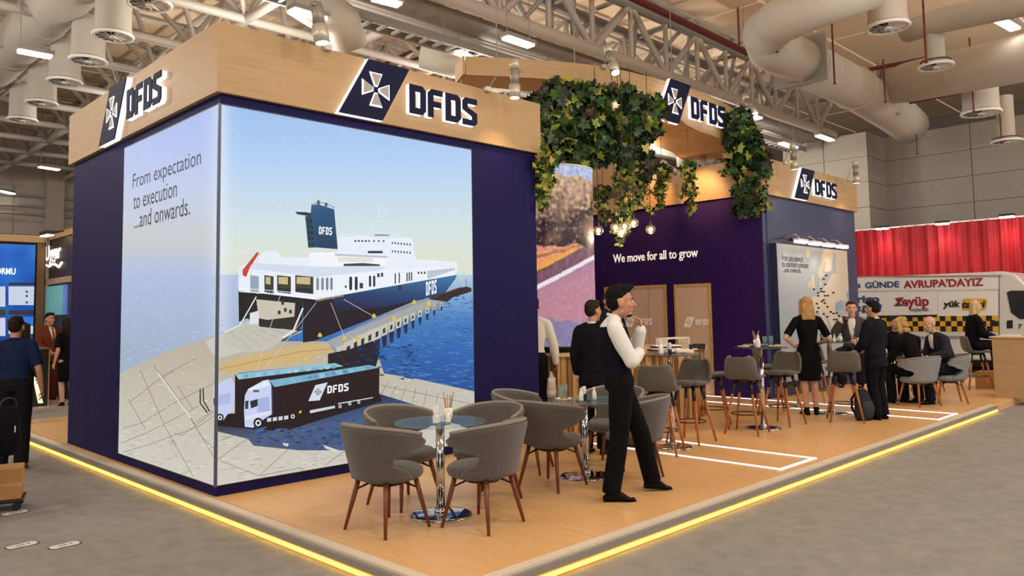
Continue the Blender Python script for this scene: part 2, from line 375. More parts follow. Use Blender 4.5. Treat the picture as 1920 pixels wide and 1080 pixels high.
# strip lights
TUBE = mat('lit_tube', '#ffffff', .5, emit='#fff6ea', es=9)
def strip(u0, v0, u1, v1, z, lab, w=.11):
    p, q = onz(u0,v0,z), onz(u1,v1,z); c = (p+q)/2; L = max((q-p).length, .5); L = min(L, 1.5)
    t = thing('strip_light', lab, 'ceiling light', c, math.atan2(q.y-p.y, q.x-p.x), 'strip lights under the hall roof')
    obj('housing', rbox((-L/2,-w,.02), (L/2,w,.09), .01), STEELG, t)
    obj('lit_tube', rbox((-L/2+.03,-w*.8,-.02), (L/2-.03,w*.8,.02), .008), TUBE, t)
    for s in (-1,1): bar('hanger', (s*L*.4,0,.09), (s*L*.4,0,8.78-z), .008, STEELG, t)
for a in [(30,95,100,108,6.0,'strip light at the upper left in front of the left ducts'),(545,18,612,38,6.0,'strip light just above the front fascia spotlight'),
          (700,-3,750,10,6.2,'strip light cut by the top edge left of the box truss'),(945,70,998,88,6.1,'strip light above the wooden arch'),
          (860,97,880,109,6.3,'small strip light at the left end of the wooden arch'),(1398,215,1425,223,6.1,'strip light right of the arch sign behind the spotlight'),
          (1463,268,1492,278,6.0,'strip light above the back tower fascia'),(1533,254,1560,264,6.3,'strip light above the back tower, farther right'),
          (1870,36,1905,56,6.6,'bright strip light at the upper right corner'),(72,313,112,319,6.3,'far strip light left of the fascia, upper one'),
          (0,358,26,364,6.2,'far strip light at the left edge'),(78,399,107,403,6.0,'small far strip light above the logo booth')]: strip(*a)

# ------------------------------------------------------------------ platform
plat = [(-.10,-3.18),(9.62,-2.83),(9.9,-2.8),(14.5,-3.4),(14.5,7.6),(-.13,7.36)]
st = struct('floor_platform', prism(NB(), [(-.10,-3.2),(15.5,-3.2),(15.5,7.3),(-.16,7.3)], (0,0,FL), (1,0,0), (0,1,0), (0,0,.095)), WOODF)
st['kind'] = 'structure'
# boards of oak laminate
for ix in range(8):
    x0 = -.02+ix*1.25; x1 = x0+1.247
    ylow = -3.12
    y = ylow; k = 0
    while y < 7.2:
        y2 = min(y+(2.4 if (k or ix%2) else 1.3), 7.22); obj('floor_board', box(NB(), (x0, y, -.016), (x1, y2-.003, .0)), WOODF, st); y = y2; k += 1
for ix in range(4):
    x0 = 9.98+ix*1.3
    for k, (ya, yb) in enumerate([(-3.19,-1),(-1,1.4),(1.4,3.8),(3.8,7.2)]): obj('floor_board', box(NB(), (x0, ya, -.016), (x0+1.297, yb-.003, .0)), WOODF, st)
ALU = mat('brushed_aluminium', '#b8b2a8', .35, metal=.7)
TRIMC = mat('cream_trim', '#d9cbb6', .5)
LEDY = mat('yellow_led', '#ffd040', .5, emit='#ffcf45', es=5.0)
LEDO = mat('amber_profile', '#c08a45', .5)
def edge_profile(n, a, b, nrm):
    a = Vector((*a,0)); b = Vector((*b,0)); d = (b-a); L = d.length; d.normalize(); nr = Vector((*nrm,0)).normalized()
    t = bpy.data.objects.new('trim_%d' % n, None); COL.objects.link(t); t['kind'] = 'structure'
    def seg(name, o0, o1, z0, z1, m):
        bm = NB(); P = [a+nr*o0, b+nr*o0, b+nr*o1, a+nr*o1]
        lo = [bm.verts.new(p+Vector((0,0,z0))) for p in P]; hi = [bm.verts.new(p+Vector((0,0,z1))) for p in P]
        bm.faces.new(lo[::-1]); bm.faces.new(hi)
        for i in range(4): bm.faces.new((lo[i],lo[(i+1)%4],hi[(i+1)%4],hi[i]))
        obj(name, bm, m, t)
    seg('top_trim', -.075, .0, -.016, .005, TRIMC); seg('side_plate', 0, .03, -.055, -.012, STEELG)
    seg('led_housing', .0, .018, FL, -.055, LEDO); seg('led_strip', .018, .028, -.095, -.07, LEDY); return t
edge_profile(1, (-.10,-3.2), (10.6,-3.2), (0,-1))
edge_profile(2, (-.10,-3.2), (-.16,7.3), (-1,0))
# white floor LED outlines
LEDW = mat('white_led', '#ffffff', .5, emit='#eef0ff', es=3.2)
for n, (x0, x1, y0, y1, lab) in enumerate([(4.06,4.82,-3.02,1.8,'white glowing LED outline inlaid in the oak floor at the nearer bar table'),(8.42,9.2,-3.08,1.5,'white glowing LED outline inlaid in the oak floor at the farther bar table')]):
    t = thing('floor_led_outline', lab, 'floor light', (0,0,0)); e = .035
    for a, b in [((x0,y0),(x1,y0+e)),((x0,y0),(x0+e,y1)),((x1-e,y0),(x1,y1)),((x0,y1-e),(x1,y1))]:
        obj('led_strip', box(NB(), (*a,-.002), (*b,.004)), LEDW, t)

# ------------------------------------------------------------------ towers
LX, LY, HN, HT, O = 3.98, 4.24, 3.462, 4.088, .055
FW = mat('fascia_oak', '#b49265', .5, var=.09, vscale=1.6, stretch=(1,1,26))
def fascia(name, x0, x1, y0, y1, parent, o=O):
    """four fascia boards, mitred"""
    T = .04
    for nm, a, b in [('fascia_board',(x0-o,y0-o,HN),(x1+o,y0-o+T,HT)),('fascia_board',(x0-o,y0-o+T,HN),(x0-o+T,y1+o,HT)),
                     ('fascia_board',(x1+o-T,y0-o+T,HN),(x1+o,y1+o,HT)),('fascia_board',(x0-o+T,y1+o-T,HN),(x1+o-T,y1+o,HT))]:
        obj(nm, box(NB(), a, b), FW, parent)
    obj('roof_deck', box(NB(), (x0-o+T,y0-o+T,HN+.002), (x1+o-T,y1+o-T,HN+.05)), FW, parent)
ta = thing('display_tower', 'navy corner tower with oak fascia and the big backlit ship picture', 'exhibition tower', (0,0,0))
bm = NB(); box(bm, (.0,.0,.002), (LX,LY,HN)); obj('wall_body', bm, NAVY, ta)
fascia('f', 0, LX, 0, LY, ta)
C0, C1, YC = 9.35, 13.3, -.2
tc = thing('display_tower', 'slate blue rear tower with oak fascia and the lit map board', 'exhibition tower', (0,0,0))
bm = NB(); box(bm, (C0+.01,YC,.002), (C1,YC+5.2,HN)); obj('wall_body', bm, NAVY2, tc)
PURPLE = mat('purple_paint', '#2f1858', .6, spec=.15)
obj('side_wall', box(NB(), (C0-.01,YC+.005,.002), (C0+.01,YC+5.2,HN)), PURPLE, tc)
obj('corner_strip', box(NB(), (C0+.14,YC-.006,.002), (C0+.16,YC,HN)), NAVY, tc)
fascia('f', C0, C1, YC, YC+5.2, tc)

# letters
GL = {'D': [[(0,0),(.5,0),(.65,.15),(.65,.22),(0,.22)], [(0,.78),(.65,.78),(.65,.85),(.5,1),(0,1)], [(0,.22),(.22,.22),(.22,.78),(0,.78)], [(.43,.22),(.65,.22),(.65,.78),(.43,.78)]],
      'F': [[(0,0),(.22,0),(.22,1),(.14,1),(0,.86)], [(.22,.8),(.6,.8),(.6,1),(.22,1)], [(.22,.38),(.54,.38),(.54,.58),(.22,.58)]],
      'S': [[(.12,1),(.64,1),(.64,.79),(0,.79),(0,.88)], [(0,.79),(.22,.79),(.22,.66),(.64,.47),(.64,.21),(.42,.21),(.42,.34),(0,.55)], [(0,0),(.52,0),(.64,.12),(.64,.21),(0,.21)]]}
CROSS = []
for k in range(4):
    c, s = [(1,0),(0,1),(-1,0),(0,-1)][k]; ar = [(.03,-.018),(.165,-.078),(.165,.078),(.03,.018)]
    CROSS.append([(a*c-b*s, a*s+b*c) for a, b in ar])
def brand_sign(lab, o, ux, n, s=1., sz=None):
    """parallelogram plate with cross emblem and four block letters; o lower left, ux right, n outward"""
    sz = sz or s
    o = Vector(o); ux = Vector(ux); n = Vector(n); uz = Vector((0,0,1)); T = thing('illuminated_sign', lab, 'sign', tuple(o))
    Z = Vector((0,0,0)); para = [(0,0),(.52,0),(.865,.61),(.35,.61)]; pp = [(a*s, b*sz) for a, b in para]
    obj('plate_edge', prism(NB(), pp, Z, ux, uz, n*.055), WHITEL, T)
    cx, cy = .4325, .305
    q = [((a-cx)*.985+cx, (b-cy)*.985+cy) for a, b in para]
    obj('plate', prism(NB(), [(a*s,b*sz) for a,b in q], n*.055, ux, uz, n*.012), DARKB, T)
    bm = NB()
    for ar in CROSS: prism(bm, [((a*1.0+cx)*s, (b*1.05+cy)*sz) for a, b in ar], n*.067, ux, uz, n*.006)
    obj('emblem', bm, WHITEL, T)
    bm = NB()
    for ar in CROSS:
        mx = sum(a for a,_ in ar)/4; my = sum(b for _,b in ar)/4
        prism(bm, [(((a-mx)*.8+mx+.004+cx)*s, ((b-my)*.8+my+.004)*1.05*sz+cy*sz) for a, b in ar], n*.073, ux, uz, n*.004)
    obj('emblem_face', bm, mat('emblem_grey','#a9a49c',.4), T)
    x = .86
    for ch in 'DFDS':
        H = .31; b1 = NB(); b2 = NB()
        for pl in GL[ch]:
            P = [((x+a*.31*1.08)*s, (.145+b*H)*sz) for a, b in pl]
            prism(b1, P, Z, ux, uz, n*.048); prism(b2, [(a_+.006*s, b_+.004) for a_, b_ in P], n*.048, ux, uz, n*.012)
        L = obj('letter', b2, DARKB, T); obj('letter_side', b1, WHITEL, L); x += .245
    return T
brand_sign('lit DFDS sign with cross emblem on the front oak fascia, largest of the four', (1.11,-O-.002,3.462), (1,0,0), (0,-1,0))
brand_sign('lit DFDS sign on the left side oak fascia of the corner tower, seen obliquely', (-O-.002,2.89,3.45), (0,-1,0), (-1,0,0), 1.0)
brand_sign('lit DFDS sign on the rear tower fascia, smallest and farthest right', (10.36,YC-O-.002,3.47), (1,0,0), (0,-1,0), 1.02, .97)

# ------------------------------------------------------------------ backlit ship picture
def colmat(name, es, noise_amt=.12, nscale=40, rough=.4, spec=.2):
    m = bpy.data.materials.new(name); m.use_nodes = True; nt = m.node_tree; b = nt.nodes['Principled BSDF']
    vc = nt.nodes.new('ShaderNodeVertexColor'); vc.layer_name = 'Col'
    tc = nt.nodes.new('ShaderNodeTexCoord'); n = nt.nodes.new('ShaderNodeTexNoise'); n.inputs['Scale'].default_value = nscale; n.inputs['Detail'].default_value = 4
    mr = nt.nodes.new('ShaderNodeMapRange'); mr.inputs[3].default_value = 1-noise_amt; mr.inputs[4].default_value = 1+noise_amt
    mx = nt.nodes.new('ShaderNodeMixRGB'); mx.blend_type = 'MULTIPLY'; mx.inputs[0].default_value = 1
    nt.links.new(tc.outputs['Object'], n.inputs['Vector']); nt.links.new(n.outputs['Fac'], mr.inputs[0]); nt.links.new(vc.outputs[0], mx.inputs[1]); nt.links.new(mr.outputs[0], mx.inputs[2])
    if es:
        b.inputs['Base Color'].default_value = (.02,.02,.02,1); nt.links.new(mx.outputs[0], b.inputs['Emission Color']); b.inputs['Emission Strength'].default_value = es
    else: nt.links.new(mx.outputs[0], b.inputs['Base Color'])
    b.inputs['Roughness'].default_value = rough; b.inputs['Specular IOR Level'].default_value = spec; return m
class Print:
    """flat picture painted as thin coloured polygons on a plane"""
    def __init__(s, plane, nrm, lims, step=.0004):
        s.plane = plane; s.n = Vector(nrm); s.lims = lims; s.v = []; s.f = []; s.c = []; s.k = 0; s.step = step
    def clip(s, P):
        for ax, lo, hi in s.lims:
            for sg, lim in ((1, lo), (-1, -hi)):
                out = []
                for i in range(len(P)):
                    a, b = P[i-1], P[i]; da, db = sg*a[0][ax]-lim, sg*b[0][ax]-lim
                    if (da >= 0) != (db >= 0):
                        t = da/(da-db); out.append((a[0].lerp(b[0], t), tuple(x+(y-x)*t for x, y in zip(a[1], b[1]))))
                    if db >= 0: out.append(b)
                P = out
                if len(P) < 3: return []
        return P
    def poly(s, pts, col, lift=True):
        cols = [hexc(c) for c in col] if isinstance(col, list) else [hexc(col)]*len(pts)
        P = s.clip([(s.plane(*p), c) for p, c in zip(pts, cols)])
        if len(P) < 3: return
        s.k += lift
        base = len(s.v); off = s.n*s.step*s.k
        for p, c in P: s.v.append(p+off); s.c.append(c)
        tris = [(0,1,2),(0,2,3)] if len(P) == 4 and len(pts) == 4 else tessellate_polygon([[p for p, _ in P]])
        for t in tris: s.f.append(tuple(base+i for i in t))
    def quadgrid(s, x0, y0, x1, y1, nx, ny, fn):
        s.k += 1
        for i in range(nx):
            for j in range(ny):
                a, b = x0+(x1-x0)*i/nx, x0+(x1-x0)*(i+1)/nx; c, d = y0+(y1-y0)*j/ny, y0+(y1-y0)*(j+1)/ny
                s.poly([(a,c),(b,c),(b,d),(a,d)], [fn(a,c),fn(b,c),fn(b,d),fn(a,d)], False)
    def line(s, pts, w, col, lift=True):
        s.k += lift
        for (x0,y0),(x1,y1) in zip(pts, pts[1:]):
            L = math.hypot(x1-x0, y1-y0) or 1; nx, ny = -(y1-y0)/L*w/2, (x1-x0)/L*w/2
            s.poly([(x0+nx,y0+ny),(x1+nx,y1+ny),(x1-nx,y1-ny),(x0-nx,y0-ny)], col, False)
    def rect(s, x0, y0, x1, y1, col, lift=False): s.poly([(x0,y0),(x1,y0),(x1,y1),(x0,y1)], col, lift)
    def glyphs(s, txt, x, y, ax, ay, h, col, gap=.78):
        """block letters: (x,y) baseline start, ax advance vector per height, ay up vector per height"""
        s.k += 1; o = 0
        for ch in txt:
            for pl in GL.get(ch, []): s.poly([(x+(o+a)*ax[0]*h+b*ay[0]*h, y+(o+a)*ax[1]*h+b*ay[1]*h) for a, b in pl], col, False)
            o += gap
    def build(s, name, m, parent):
        me = bpy.data.meshes.new(name); me.from_pydata(s.v, [], s.f); ca = me.color_attributes.new('Col', 'FLOAT_COLOR', 'POINT')
        for i, c in enumerate(s.c): ca.data[i].color = (*c, 1)
        me.materials.append(m); return obj(name, me, None, parent)
def mixc(a, b, t): t = max(0, min(1, t)); return tuple(x+(y-x)*t for x, y in zip(hexc(a), hexc(b)))
def ramp(stops, t):
    for (t0, a), (t1, b) in zip(stops, stops[1:]):
        if t <= t1: return mixc(a, b, (t-t0)/(t1-t0) if t1 > t0 else 0)
    return hexc(stops[-1][1])
def Z6(L): return [(420+x/3.085, 370+y/3.085) for x, y in L]
def Z7(L): return [(220+x/2.8235, 600+y/2.825) for x, y in L]
def zp(*a): return Z6([a])[0]
def paint_ship(P):
    rnd = random.Random(3)
    def sky(x, y):
        hor = 522
        if x > 414: c = ramp([(0,'#9cc0f0'),(.35,'#b5d2f3'),(.72,'#d5e4e4'),(.93,'#dfe3cf'),(1,'#cfdce0')], (y-200)/(hor-200))
        else: c = ramp([(0,'#a9bdf0'),(.45,'#c3cdea'),(.75,'#c9cccb'),(1,'#aebfe4')], (y-230)/(hor-230))
        g = math.exp(-((x-414)/16)**2)*.5
        return mixc(c, '#eaf4ff', g)
    P.quadgrid(215, 180, 900, 530, 34, 14, sky)
    def sea(x, y):
        if x < 480: c = ramp([(0,'#b0bfe0'),(.5,'#a9b9d6'),(1,'#a2b2ca')], (y-515)/150)
        else: c = ramp([(0,'#b8cfe0'),(.15,'#86b0d8'),(.4,'#3f7dc0'),(.7,'#2763b0'),(1,'#1d5098')], (y-515)/210)
        g = math.exp(-((x-414)/16)**2)*.4
        return mixc(c, '#eaf4ff', g)
    P.quadgrid(215, 515, 900, 760, 34, 12, sea)
    P.k += 1
    for i in range(900):     # ripples
        right = rnd.random() < .75
        x = rnd.uniform(700, 890) if right else rnd.uniform(228, 410); y = rnd.uniform(555, 730) if right else rnd.uniform(500, 680)
        L = rnd.uniform(4, 20)*(.4+(y-500)/230); h = rnd.uniform(.5, 1.6)
        c = mixc('#1d5090', '#4f8cca', rnd.random()) if right else mixc('#a3b3d0', '#bac8de', rnd.random())
        P.poly([(x,y),(x+L/2,y-h),(x+L,y+rnd.uniform(-1,1)),(x+L/2,y+h)], c, False)
    # quay paving
    quay = [(215,705),(225,700),(300,665),(345,648),(410,628),(430,640),(700,640),(720,700),(790,712),(895,735),(900,900),(410,930),(215,860)]
    def stone(x, y): return ramp([(0,'#b9ae98'),(.4,'#c3bfb2'),(1,'#d2cec2')], (y-640)/230)
    P.poly(quay, [stone(*p) for p in quay])
    P.k += 1
    def inq(x, y):
        c = False
        for (x0, y0), (x1, y1) in zip(quay, quay[1:]+quay[:1]):
            if (y0 > y) != (y1 > y) and x < (x1-x0)*(y-y0)/(y1-y0)+x0: c = not c
        return c
    for i in range(1500):
        a = rnd.uniform(215, 890); b = rnd.uniform(645, 900); s = rnd.uniform(2, 8)*(.5+(b-640)/260)
        if not (inq(a, b) and inq(a+s*1.6, b-s*.4)): continue
        c = mixc('#b3ada0', '#dedad0', rnd.random())
        P.poly([(a,b),(a+s,b-s*.3),(a+s*1.6,b-s*.1),(a+s*.7,b+s*.12)], c, False)
    J = '#7d7970'; P.k += 1
    for L in [[(120,262),(250,560),(402,828)],[(192,238),(330,425),(525,748)],[(30,575),(130,545),(300,440),(520,330)],[(22,650),(150,600),(310,520),(430,455)],[(30,700),(170,660),(300,610),(420,570),(520,505)],[(230,300),(300,265),(420,200)],
              [(300,600),(345,610),(520,480)],[(60,440),(200,330),(300,270)],[(400,550),(525,470)],[(380,500),(440,610),(520,690)],[(320,350),(400,470)],[(60,420),(150,580)],
              [(525,745),(640,660),(700,625)],[(545,745),(750,825),(900,690)],[(1100,770),(1220,680)],[(540,640),(640,600)],[(750,825),(980,780)],[(1400,385),(1360,400)],[(1430,330),(1400,390)],[(1480,340),(1440,420)],[(1530,350),(1500,430)],[(1580,360),(1560,440)],[(1640,372),(1620,450)],[(1700,385),(1685,440)],[(1770,398),(1760,470)],[(1390,345),(1880,445)]]: P.line(Z7(L), 1.0, J)
    P.line(Z7([(215,280),(390,520)]), 2.6, '#e3e0d6'); P.line(Z7([(440,365),(440,440),(478,492)]), 2.4, '#222222'); P.line(Z7([(455,362),(458,430),(490,485)]), 2.4, '#222222')
    # ramp + tan quay + pier
    P.poly([(385,640),(410,628),(505,585),(560,600),(545,618),(470,655),(410,672),(398,664)], '#c9c7bd')
    for k in range(9): P.line([(420+k*14,626-k*4),(470+k*10,640-k*5)], .8, '#a8a69c')
    P.poly([(404,690),(440,672),(585,642),(640,652),(560,680),(430,700)], '#cfb27c'); P.line([(404,694),(560,660),(640,652)], 1.2, '#a58a58')
    pier = Z6([(600,830),(880,700),(1090,600),(1180,590),(1265,598),(1275,630),(1190,650),(1080,700),(950,765),(850,820),(720,880),(640,900)])
    P.poly(pier, '#8f939c'); P.poly(Z6([(600,830),(1180,592),(1262,598),(720,850),(650,880)]), '#a3a6a9')
    for k in range(15):     # pier piles with reflections
        t = k/14; x, y = 650+600*t, 868-258*t**.85; h = 70*(1-t)+24; wd = 46*(1-t)+12
        P.poly(Z6([(x,y),(x+wd,y-wd*.4),(x+wd,y+h*.75),(x,y+h)]), '#c8c4b4'); P.poly(Z6([(x+wd*.28,y+h*.3),(x+wd*.66,y+h*.15),(x+wd*.66,y+h*.6),(x+wd*.28,y+h*.75)]), '#2a2a30')
        P.poly(Z6([(x+wd*.1,y+h),(x+wd*.9,y+h*.8),(x+wd*.8,y+h*1.9),(x+wd*.3,y+h*2.)]), '#16233c')
    P.poly(Z6([(600,905),(720,880),(860,830),(900,900),(870,1000),(600,1010)]), '#1b1420')
    for i in range(90):
        x = rnd.uniform(640, 1100); y = rnd.uniform(850, 1060) ; P.poly(Z6([(x,y),(x+rnd.uniform(10,50),y-4),(x+30,y+8)]), mixc('#0f2548','#2a5a96',rnd.random()), False)
    P.k += 1
    # red tugs far right
    P.poly(Z6([(1180,585),(1290,545),(1400,515),(1430,525),(1430,545),(1320,580),(1290,605),(1200,592)]), '#2a2028'); P.line(Z6([(1210,580),(1290,548),(1370,520)]), 1.6, '#8a3038')
    # hull
    P.poly(Z6([(82,540),(530,590),(1345,448),(1338,470),(1270,560),(1100,600),(880,690),(600,800),(520,830),(455,840),(455,600),(130,565),(130,700),(85,720)]), ['#0e1020','#101224','#2f6da0','#235a90','#14203c','#101426','#140a1c','#140a1c','#160a1c','#160a1c','#141020','#101018','#101018','#101018'])
    P.poly(Z6([(620,570),(1345,450),(1330,478),(1265,556),(900,640),(640,660)]), ['#16305e','#3877a8','#2c6499','#214a80','#152850','#120f2a'])
    P.poly(Z6([(130,565),(455,598),(450,740),(300,752),(210,730),(130,700)]), '#1a1a1c'); P.poly(Z6([(185,590),(410,612),(405,690),(270,712),(200,700)]), '#c9c4b2'); P.poly(Z6([(200,715),(405,690),(450,740),(420,790),(330,790),(200,745)]), '#2a2420')
    P.poly(Z6([(148,670),(200,655),(200,728),(148,735)]), '#dfe3e6')
    for x, y in [(330,600),(345,640),(310,655),(375,650)]: P.rect(*zp(x,y), *zp(x+16,y+22), '#333')
    P.poly(Z6([(0,790),(80,745),(130,740),(455,775),(330,830),(260,880),(130,905),(0,840)]), '#c3c0b4')
    for k in range(6): P.line(Z6([(30+k*60,775-k*3),(160+k*50,880-k*22)]), .8, '#a19e92')
    P.line(Z6([(0,780),(90,740),(185,575)]), 2.2, '#e9eaea'); P.line(Z6([(455,640),(400,770),(340,810)]), 3.2, '#e9eaea'); P.line(Z6([(330,830),(455,760)]), 2, '#202024')
    # white superstructure
    W = '#e9f0fb'; W2 = '#d3def0'; W3 = '#b9c8de'
    P.poly(Z6([(80,470),(85,400),(160,370),(240,310),(300,310),(340,345),(475,350),(500,320),(655,325),(660,230),(830,225),(960,232),(1090,235),(1105,360),(1345,375),(1355,400),(1340,447),(530,592),(82,540)]), W)
    P.poly(Z6([(150,378),(520,400),(935,395),(900,440),(530,462),(150,412)]), W2); P.poly(Z6([(530,462),(930,420),(1335,400),(1335,450),(530,590)]), '#eef3fb')
    P.poly(Z6([(500,320),(655,318),(955,335),(930,400),(650,400),(500,400)]), '#f4f6fa'); P.poly(Z6([(640,325),(950,340),(940,352),(640,338)]), W3)
    P.poly(Z6([(690,385),(800,380),(900,388),(900,398),(690,398)]), '#3b4250'); P.poly(Z6([(655,345),(860,350),(860,375),(655,372)]), '#e6e2d6')
    for a, b, c in [(150,200,0),(232,285,1),(305,385,1),(410,515,1)]:
        P.poly(Z6([(a,450),(b,455+(b-a)*.05),(b,560),(a,548)]), '#3c3a30' if c else '#98a4b8')
        if c: P.poly(Z6([(a+8,460),(b-18,462),(b-18,505),(a+8,500)]), '#c7b98a'); P.poly(Z6([(a+4,525),(b-6,530),(b-6,550),(a+4,542)]), '#1a2430')
    P.line(Z6([(85,545),(300,560),(530,585)]), 1.3, '#fff'); P.line(Z6([(85,525),(300,540),(530,566)]), .8, '#fff')
    for k in range(26): P.line(Z6([(90+k*17,522+k*1.6),(90+k*17,545+k*1.6)]), .6, '#fff', False)
    for x in (532,560,587,612): P.poly(Z6([(x,470),(x+7,462),(x+15,470),(x+15,530),(x+7,540),(x,530)]), '#7b889c')
    for x in (722,754): P.poly(Z6([(x,465),(x+8,456),(x+17,465),(x+17,530),(x+8,541),(x,530)]), '#272c38')
    for x in (836,860): P.poly(Z6([(x,458),(x+6,450),(x+13,458),(x+13,512),(x+6,520),(x,512)]), '#272c38')
    for x, y, w_, h_ in [(697,510,10,14),(782,495,20,32),(884,440,14,22),(906,436,12,24),(1005,512,22,26),(1118,430,9,13),(1136,430,9,13),(1154,430,9,13),(985,440,7,60),(1008,436,7,60),(1053,436,7,50),(1066,434,7,50),(1079,432,7,50),(830,310,86,14)]: P.rect(*zp(x,y), *zp(x+w_,y+h_), '#2d3442')
    for k in range(17): P.rect(*zp(1176+k*9.3,425-k*1), *zp(1181+k*9.3,472-k*3.2), '#8b95a2')
    for r, y in enumerate((258,306)):
        for k in range(7): P.rect(*zp(968+k*17,y+k*1.5), *zp(976+k*17,y+12+k*1.5), '#4a5568')
    for k in range(8): P.rect(*zp(752+k*20 if k < 4 else 720+k*28,248), *zp(764+k*20 if k < 4 else 730+k*28,258), '#39424f')
    P.line(Z6([(1108,362),(1345,378)]), .8, '#fff'); P.line(Z6([(660,215),(830,222)]), 1, '#e8eef6'); P.line(Z6([(1272,380),(1272,325)]), 1.4, '#dfe6ee'); P.line(Z6([(670,215),(670,95)]), .9, '#cfd6df')
    for k in range(34): x = 655+k*13; P.line(Z6([(x,215+k*.5),(x,230+k*.5)]), .6, '#eef3fa', False)
    # mast
    for L, w_ in [([(835,225),(868,140),(925,140),(960,205)],3),([(893,140),(893,45)],3),([(905,62),(952,66)],2),([(870,105),(870,85)],2),([(915,140),(930,62)],1.5),([(1002,205),(1002,140)],3),([(840,190),(950,190)],1.3),([(870,225),(905,200),(940,225)],1.5),([(760,320),(800,270)],1.5)]: P.line(Z6(L), w_, '#dde5ee')
    P.poly(Z6([(860,205),(1010,205),(1035,215),(1030,235),(860,235)]), '#dde6f2'); P.rect(*zp(868,214), *zp(955,224), '#2f3a4c')
    # funnel
    P.poly(Z6([(410,84),(470,86),(552,102),(555,120),(420,98)]), '#27333f')
    P.poly(Z6([(467,110),(510,100),(540,290),(485,292)]), '#1c4460'); P.poly(Z6([(505,45),(540,40),(635,70),(655,300),(530,290),(500,110)]), ['#26608c','#26608c','#1e5078','#123a5e','#123a5e','#1e5078'])
    for r in range(5):
        for k in range(2): P.rect(*zp(478+k*18+r*2,128+r*34), *zp(490+k*18+r*2,146+r*34), '#10283a')
    P.line(Z6([(500,98),(505,42),(545,28),(600,40),(638,62)]), 1, '#39424c'); P.rect(*zp(536,18), *zp(552,46), '#59636c'); P.rect(*zp(580,32), *zp(596,54), '#59636c')
    P.glyphs('DFDS', *zp(546,213), (.57,.05), (.02,-1), 14.5, '#f2f5f8'); P.glyphs('DFDS', *zp(1166,570), (.25,-.06), (0,-1), 26, '#f6f8fb', .8)
    # lifeboat and rails
    P.line(Z6([(85,470),(100,400),(190,280),(235,275),(215,320),(150,440)]), 2, '#d9dee4'); P.poly(Z6([(105,420),(190,315),(200,325),(165,380),(150,400),(125,462),(105,450)]), '#c8452a')
    P.line(Z6([(85,350),(95,320),(140,320)]), 1.3, '#e6ecf2'); P.line(Z6([(385,350),(385,310)]), 1.2, '#dde5ee'); P.line(Z6([(395,330),(480,320)]), 1, '#dde5ee')
    # mooring lines, bollards
    for L in [[(325,560),(185,1005)],[(530,610),(235,990)],[(615,610),(690,800)],[(690,590),(865,690)],[(1345,450),(1330,500)],[(1350,450),(1390,515)]]: P.line(Z6(L), 1, '#cfccc0')
    for x, y in [(552,800),(695,820),(770,815),(865,690),(980,705),(1097,610),(1183,620),(468,945)]: P.rect(*zp(x-12,y-8), *zp(x+12,y+8), '#d9b43a'); P.rect(*zp(x-6,y-16), *zp(x+6,y), '#e8cf5c')
    P.line(Z6([(1398,520),(1398,470)]), 1.5, '#77808a')
    # ship's name
    # trucks
    DK = '#1a0a14'
    P.poly(Z7([(530,500),(820,480),(1100,430),(1383,390),(1640,470),(1530,640),(1200,690),(960,690),(720,665),(690,630),(530,590)]), ['#1c1420','#160b16','#140c1a','#1c2848','#3a5f96','#2f4f86','#49618f','#3f5478','#4a5878','#4a5878','#3a4258'])
    P.poly(Z7([(530,500),(820,480),(1383,390),(1400,430),(1100,520),(880,590),(680,575),(530,560)]), '#150b14')
    P.k += 1
    for i in range(160):
        x = rnd.uniform(720, 1450); y = rnd.uniform(570, 660); P.poly(Z7([(x,y),(x+rnd.uniform(14,50),y-8),(x+26,y+5)]), mixc('#1d2e54', '#4a70a8', rnd.random()), False)
    P.poly(Z7([(1420,440),(1640,470),(1480,640),(1280,660),(1250,590)]), '#35589a')
    for L in [[(1100,560),(950,660)],[(1260,520),(1060,690)],[(1440,470),(1250,660)],[(900,560),(1000,655)],[(1130,520),(1330,600)]]: P.line(Z7(L), .9, '#22324f')
    P.poly(Z7([(870,650),(905,655),(900,670),(880,664)]), '#d8d5ca'); P.poly(Z7([(1085,660),(1170,690),(1160,702),(1100,680)]), '#d8d5ca')
    P.poly(Z7([(620,290),(640,280),(1190,225),(1215,245),(1215,300),(1000,480),(690,510),(620,500)]), DK); P.poly(Z7([(620,285),(1150,228),(1195,245),(640,315)]), '#8fc0d6')
    for k in range(16): P.poly(Z7([(632+k*33,292-k*3.4),(656+k*33,289-k*3.4),(660+k*33,308-k*3.6),(638+k*33,312-k*3.6)]), mixc('#4f8fb0','#b9dcea',rnd.random()), False)
    P.poly(Z7([(805,345),(1385,250),(1383,400),(1100,450),(830,520),(805,500)]), DK); P.poly(Z7([(800,320),(1330,238),(1385,252),(830,355)]), '#7ab1cc')
    for k in range(17): P.poly(Z7([(815+k*31,322-k*4.6),(840+k*31,318-k*4.6),(848+k*31,340-k*5),(824+k*31,345-k*5)]), mixc('#3f7fa6','#a9d2e4',rnd.random()), False)
    P.k += 1
    # cabs
    P.poly(Z7([(515,345),(560,320),(598,305),(620,340),(615,480),(580,500),(560,530),(515,530),(510,400)]), '#c3cdec'); P.poly(Z7([(520,400),(596,385),(596,440),(520,455)]), '#b0b9e6'); P.poly(Z7([(512,420),(520,405),(522,450),(514,455)]), '#1c2030')
    P.poly(Z7([(672,400),(690,365),(770,320),(800,315),(812,345),(815,500),(780,520),(715,570),(672,565),(668,480)]), '#c9d2f0'); P.poly(Z7([(690,365),(790,320),(806,345),(695,375)]), '#e6eaf4'); P.poly(Z7([(700,430),(740,418),(740,455),(705,468)]), '#20242e'); P.poly(Z7([(674,430),(692,425),(690,470),(674,472)]), '#2c3242')
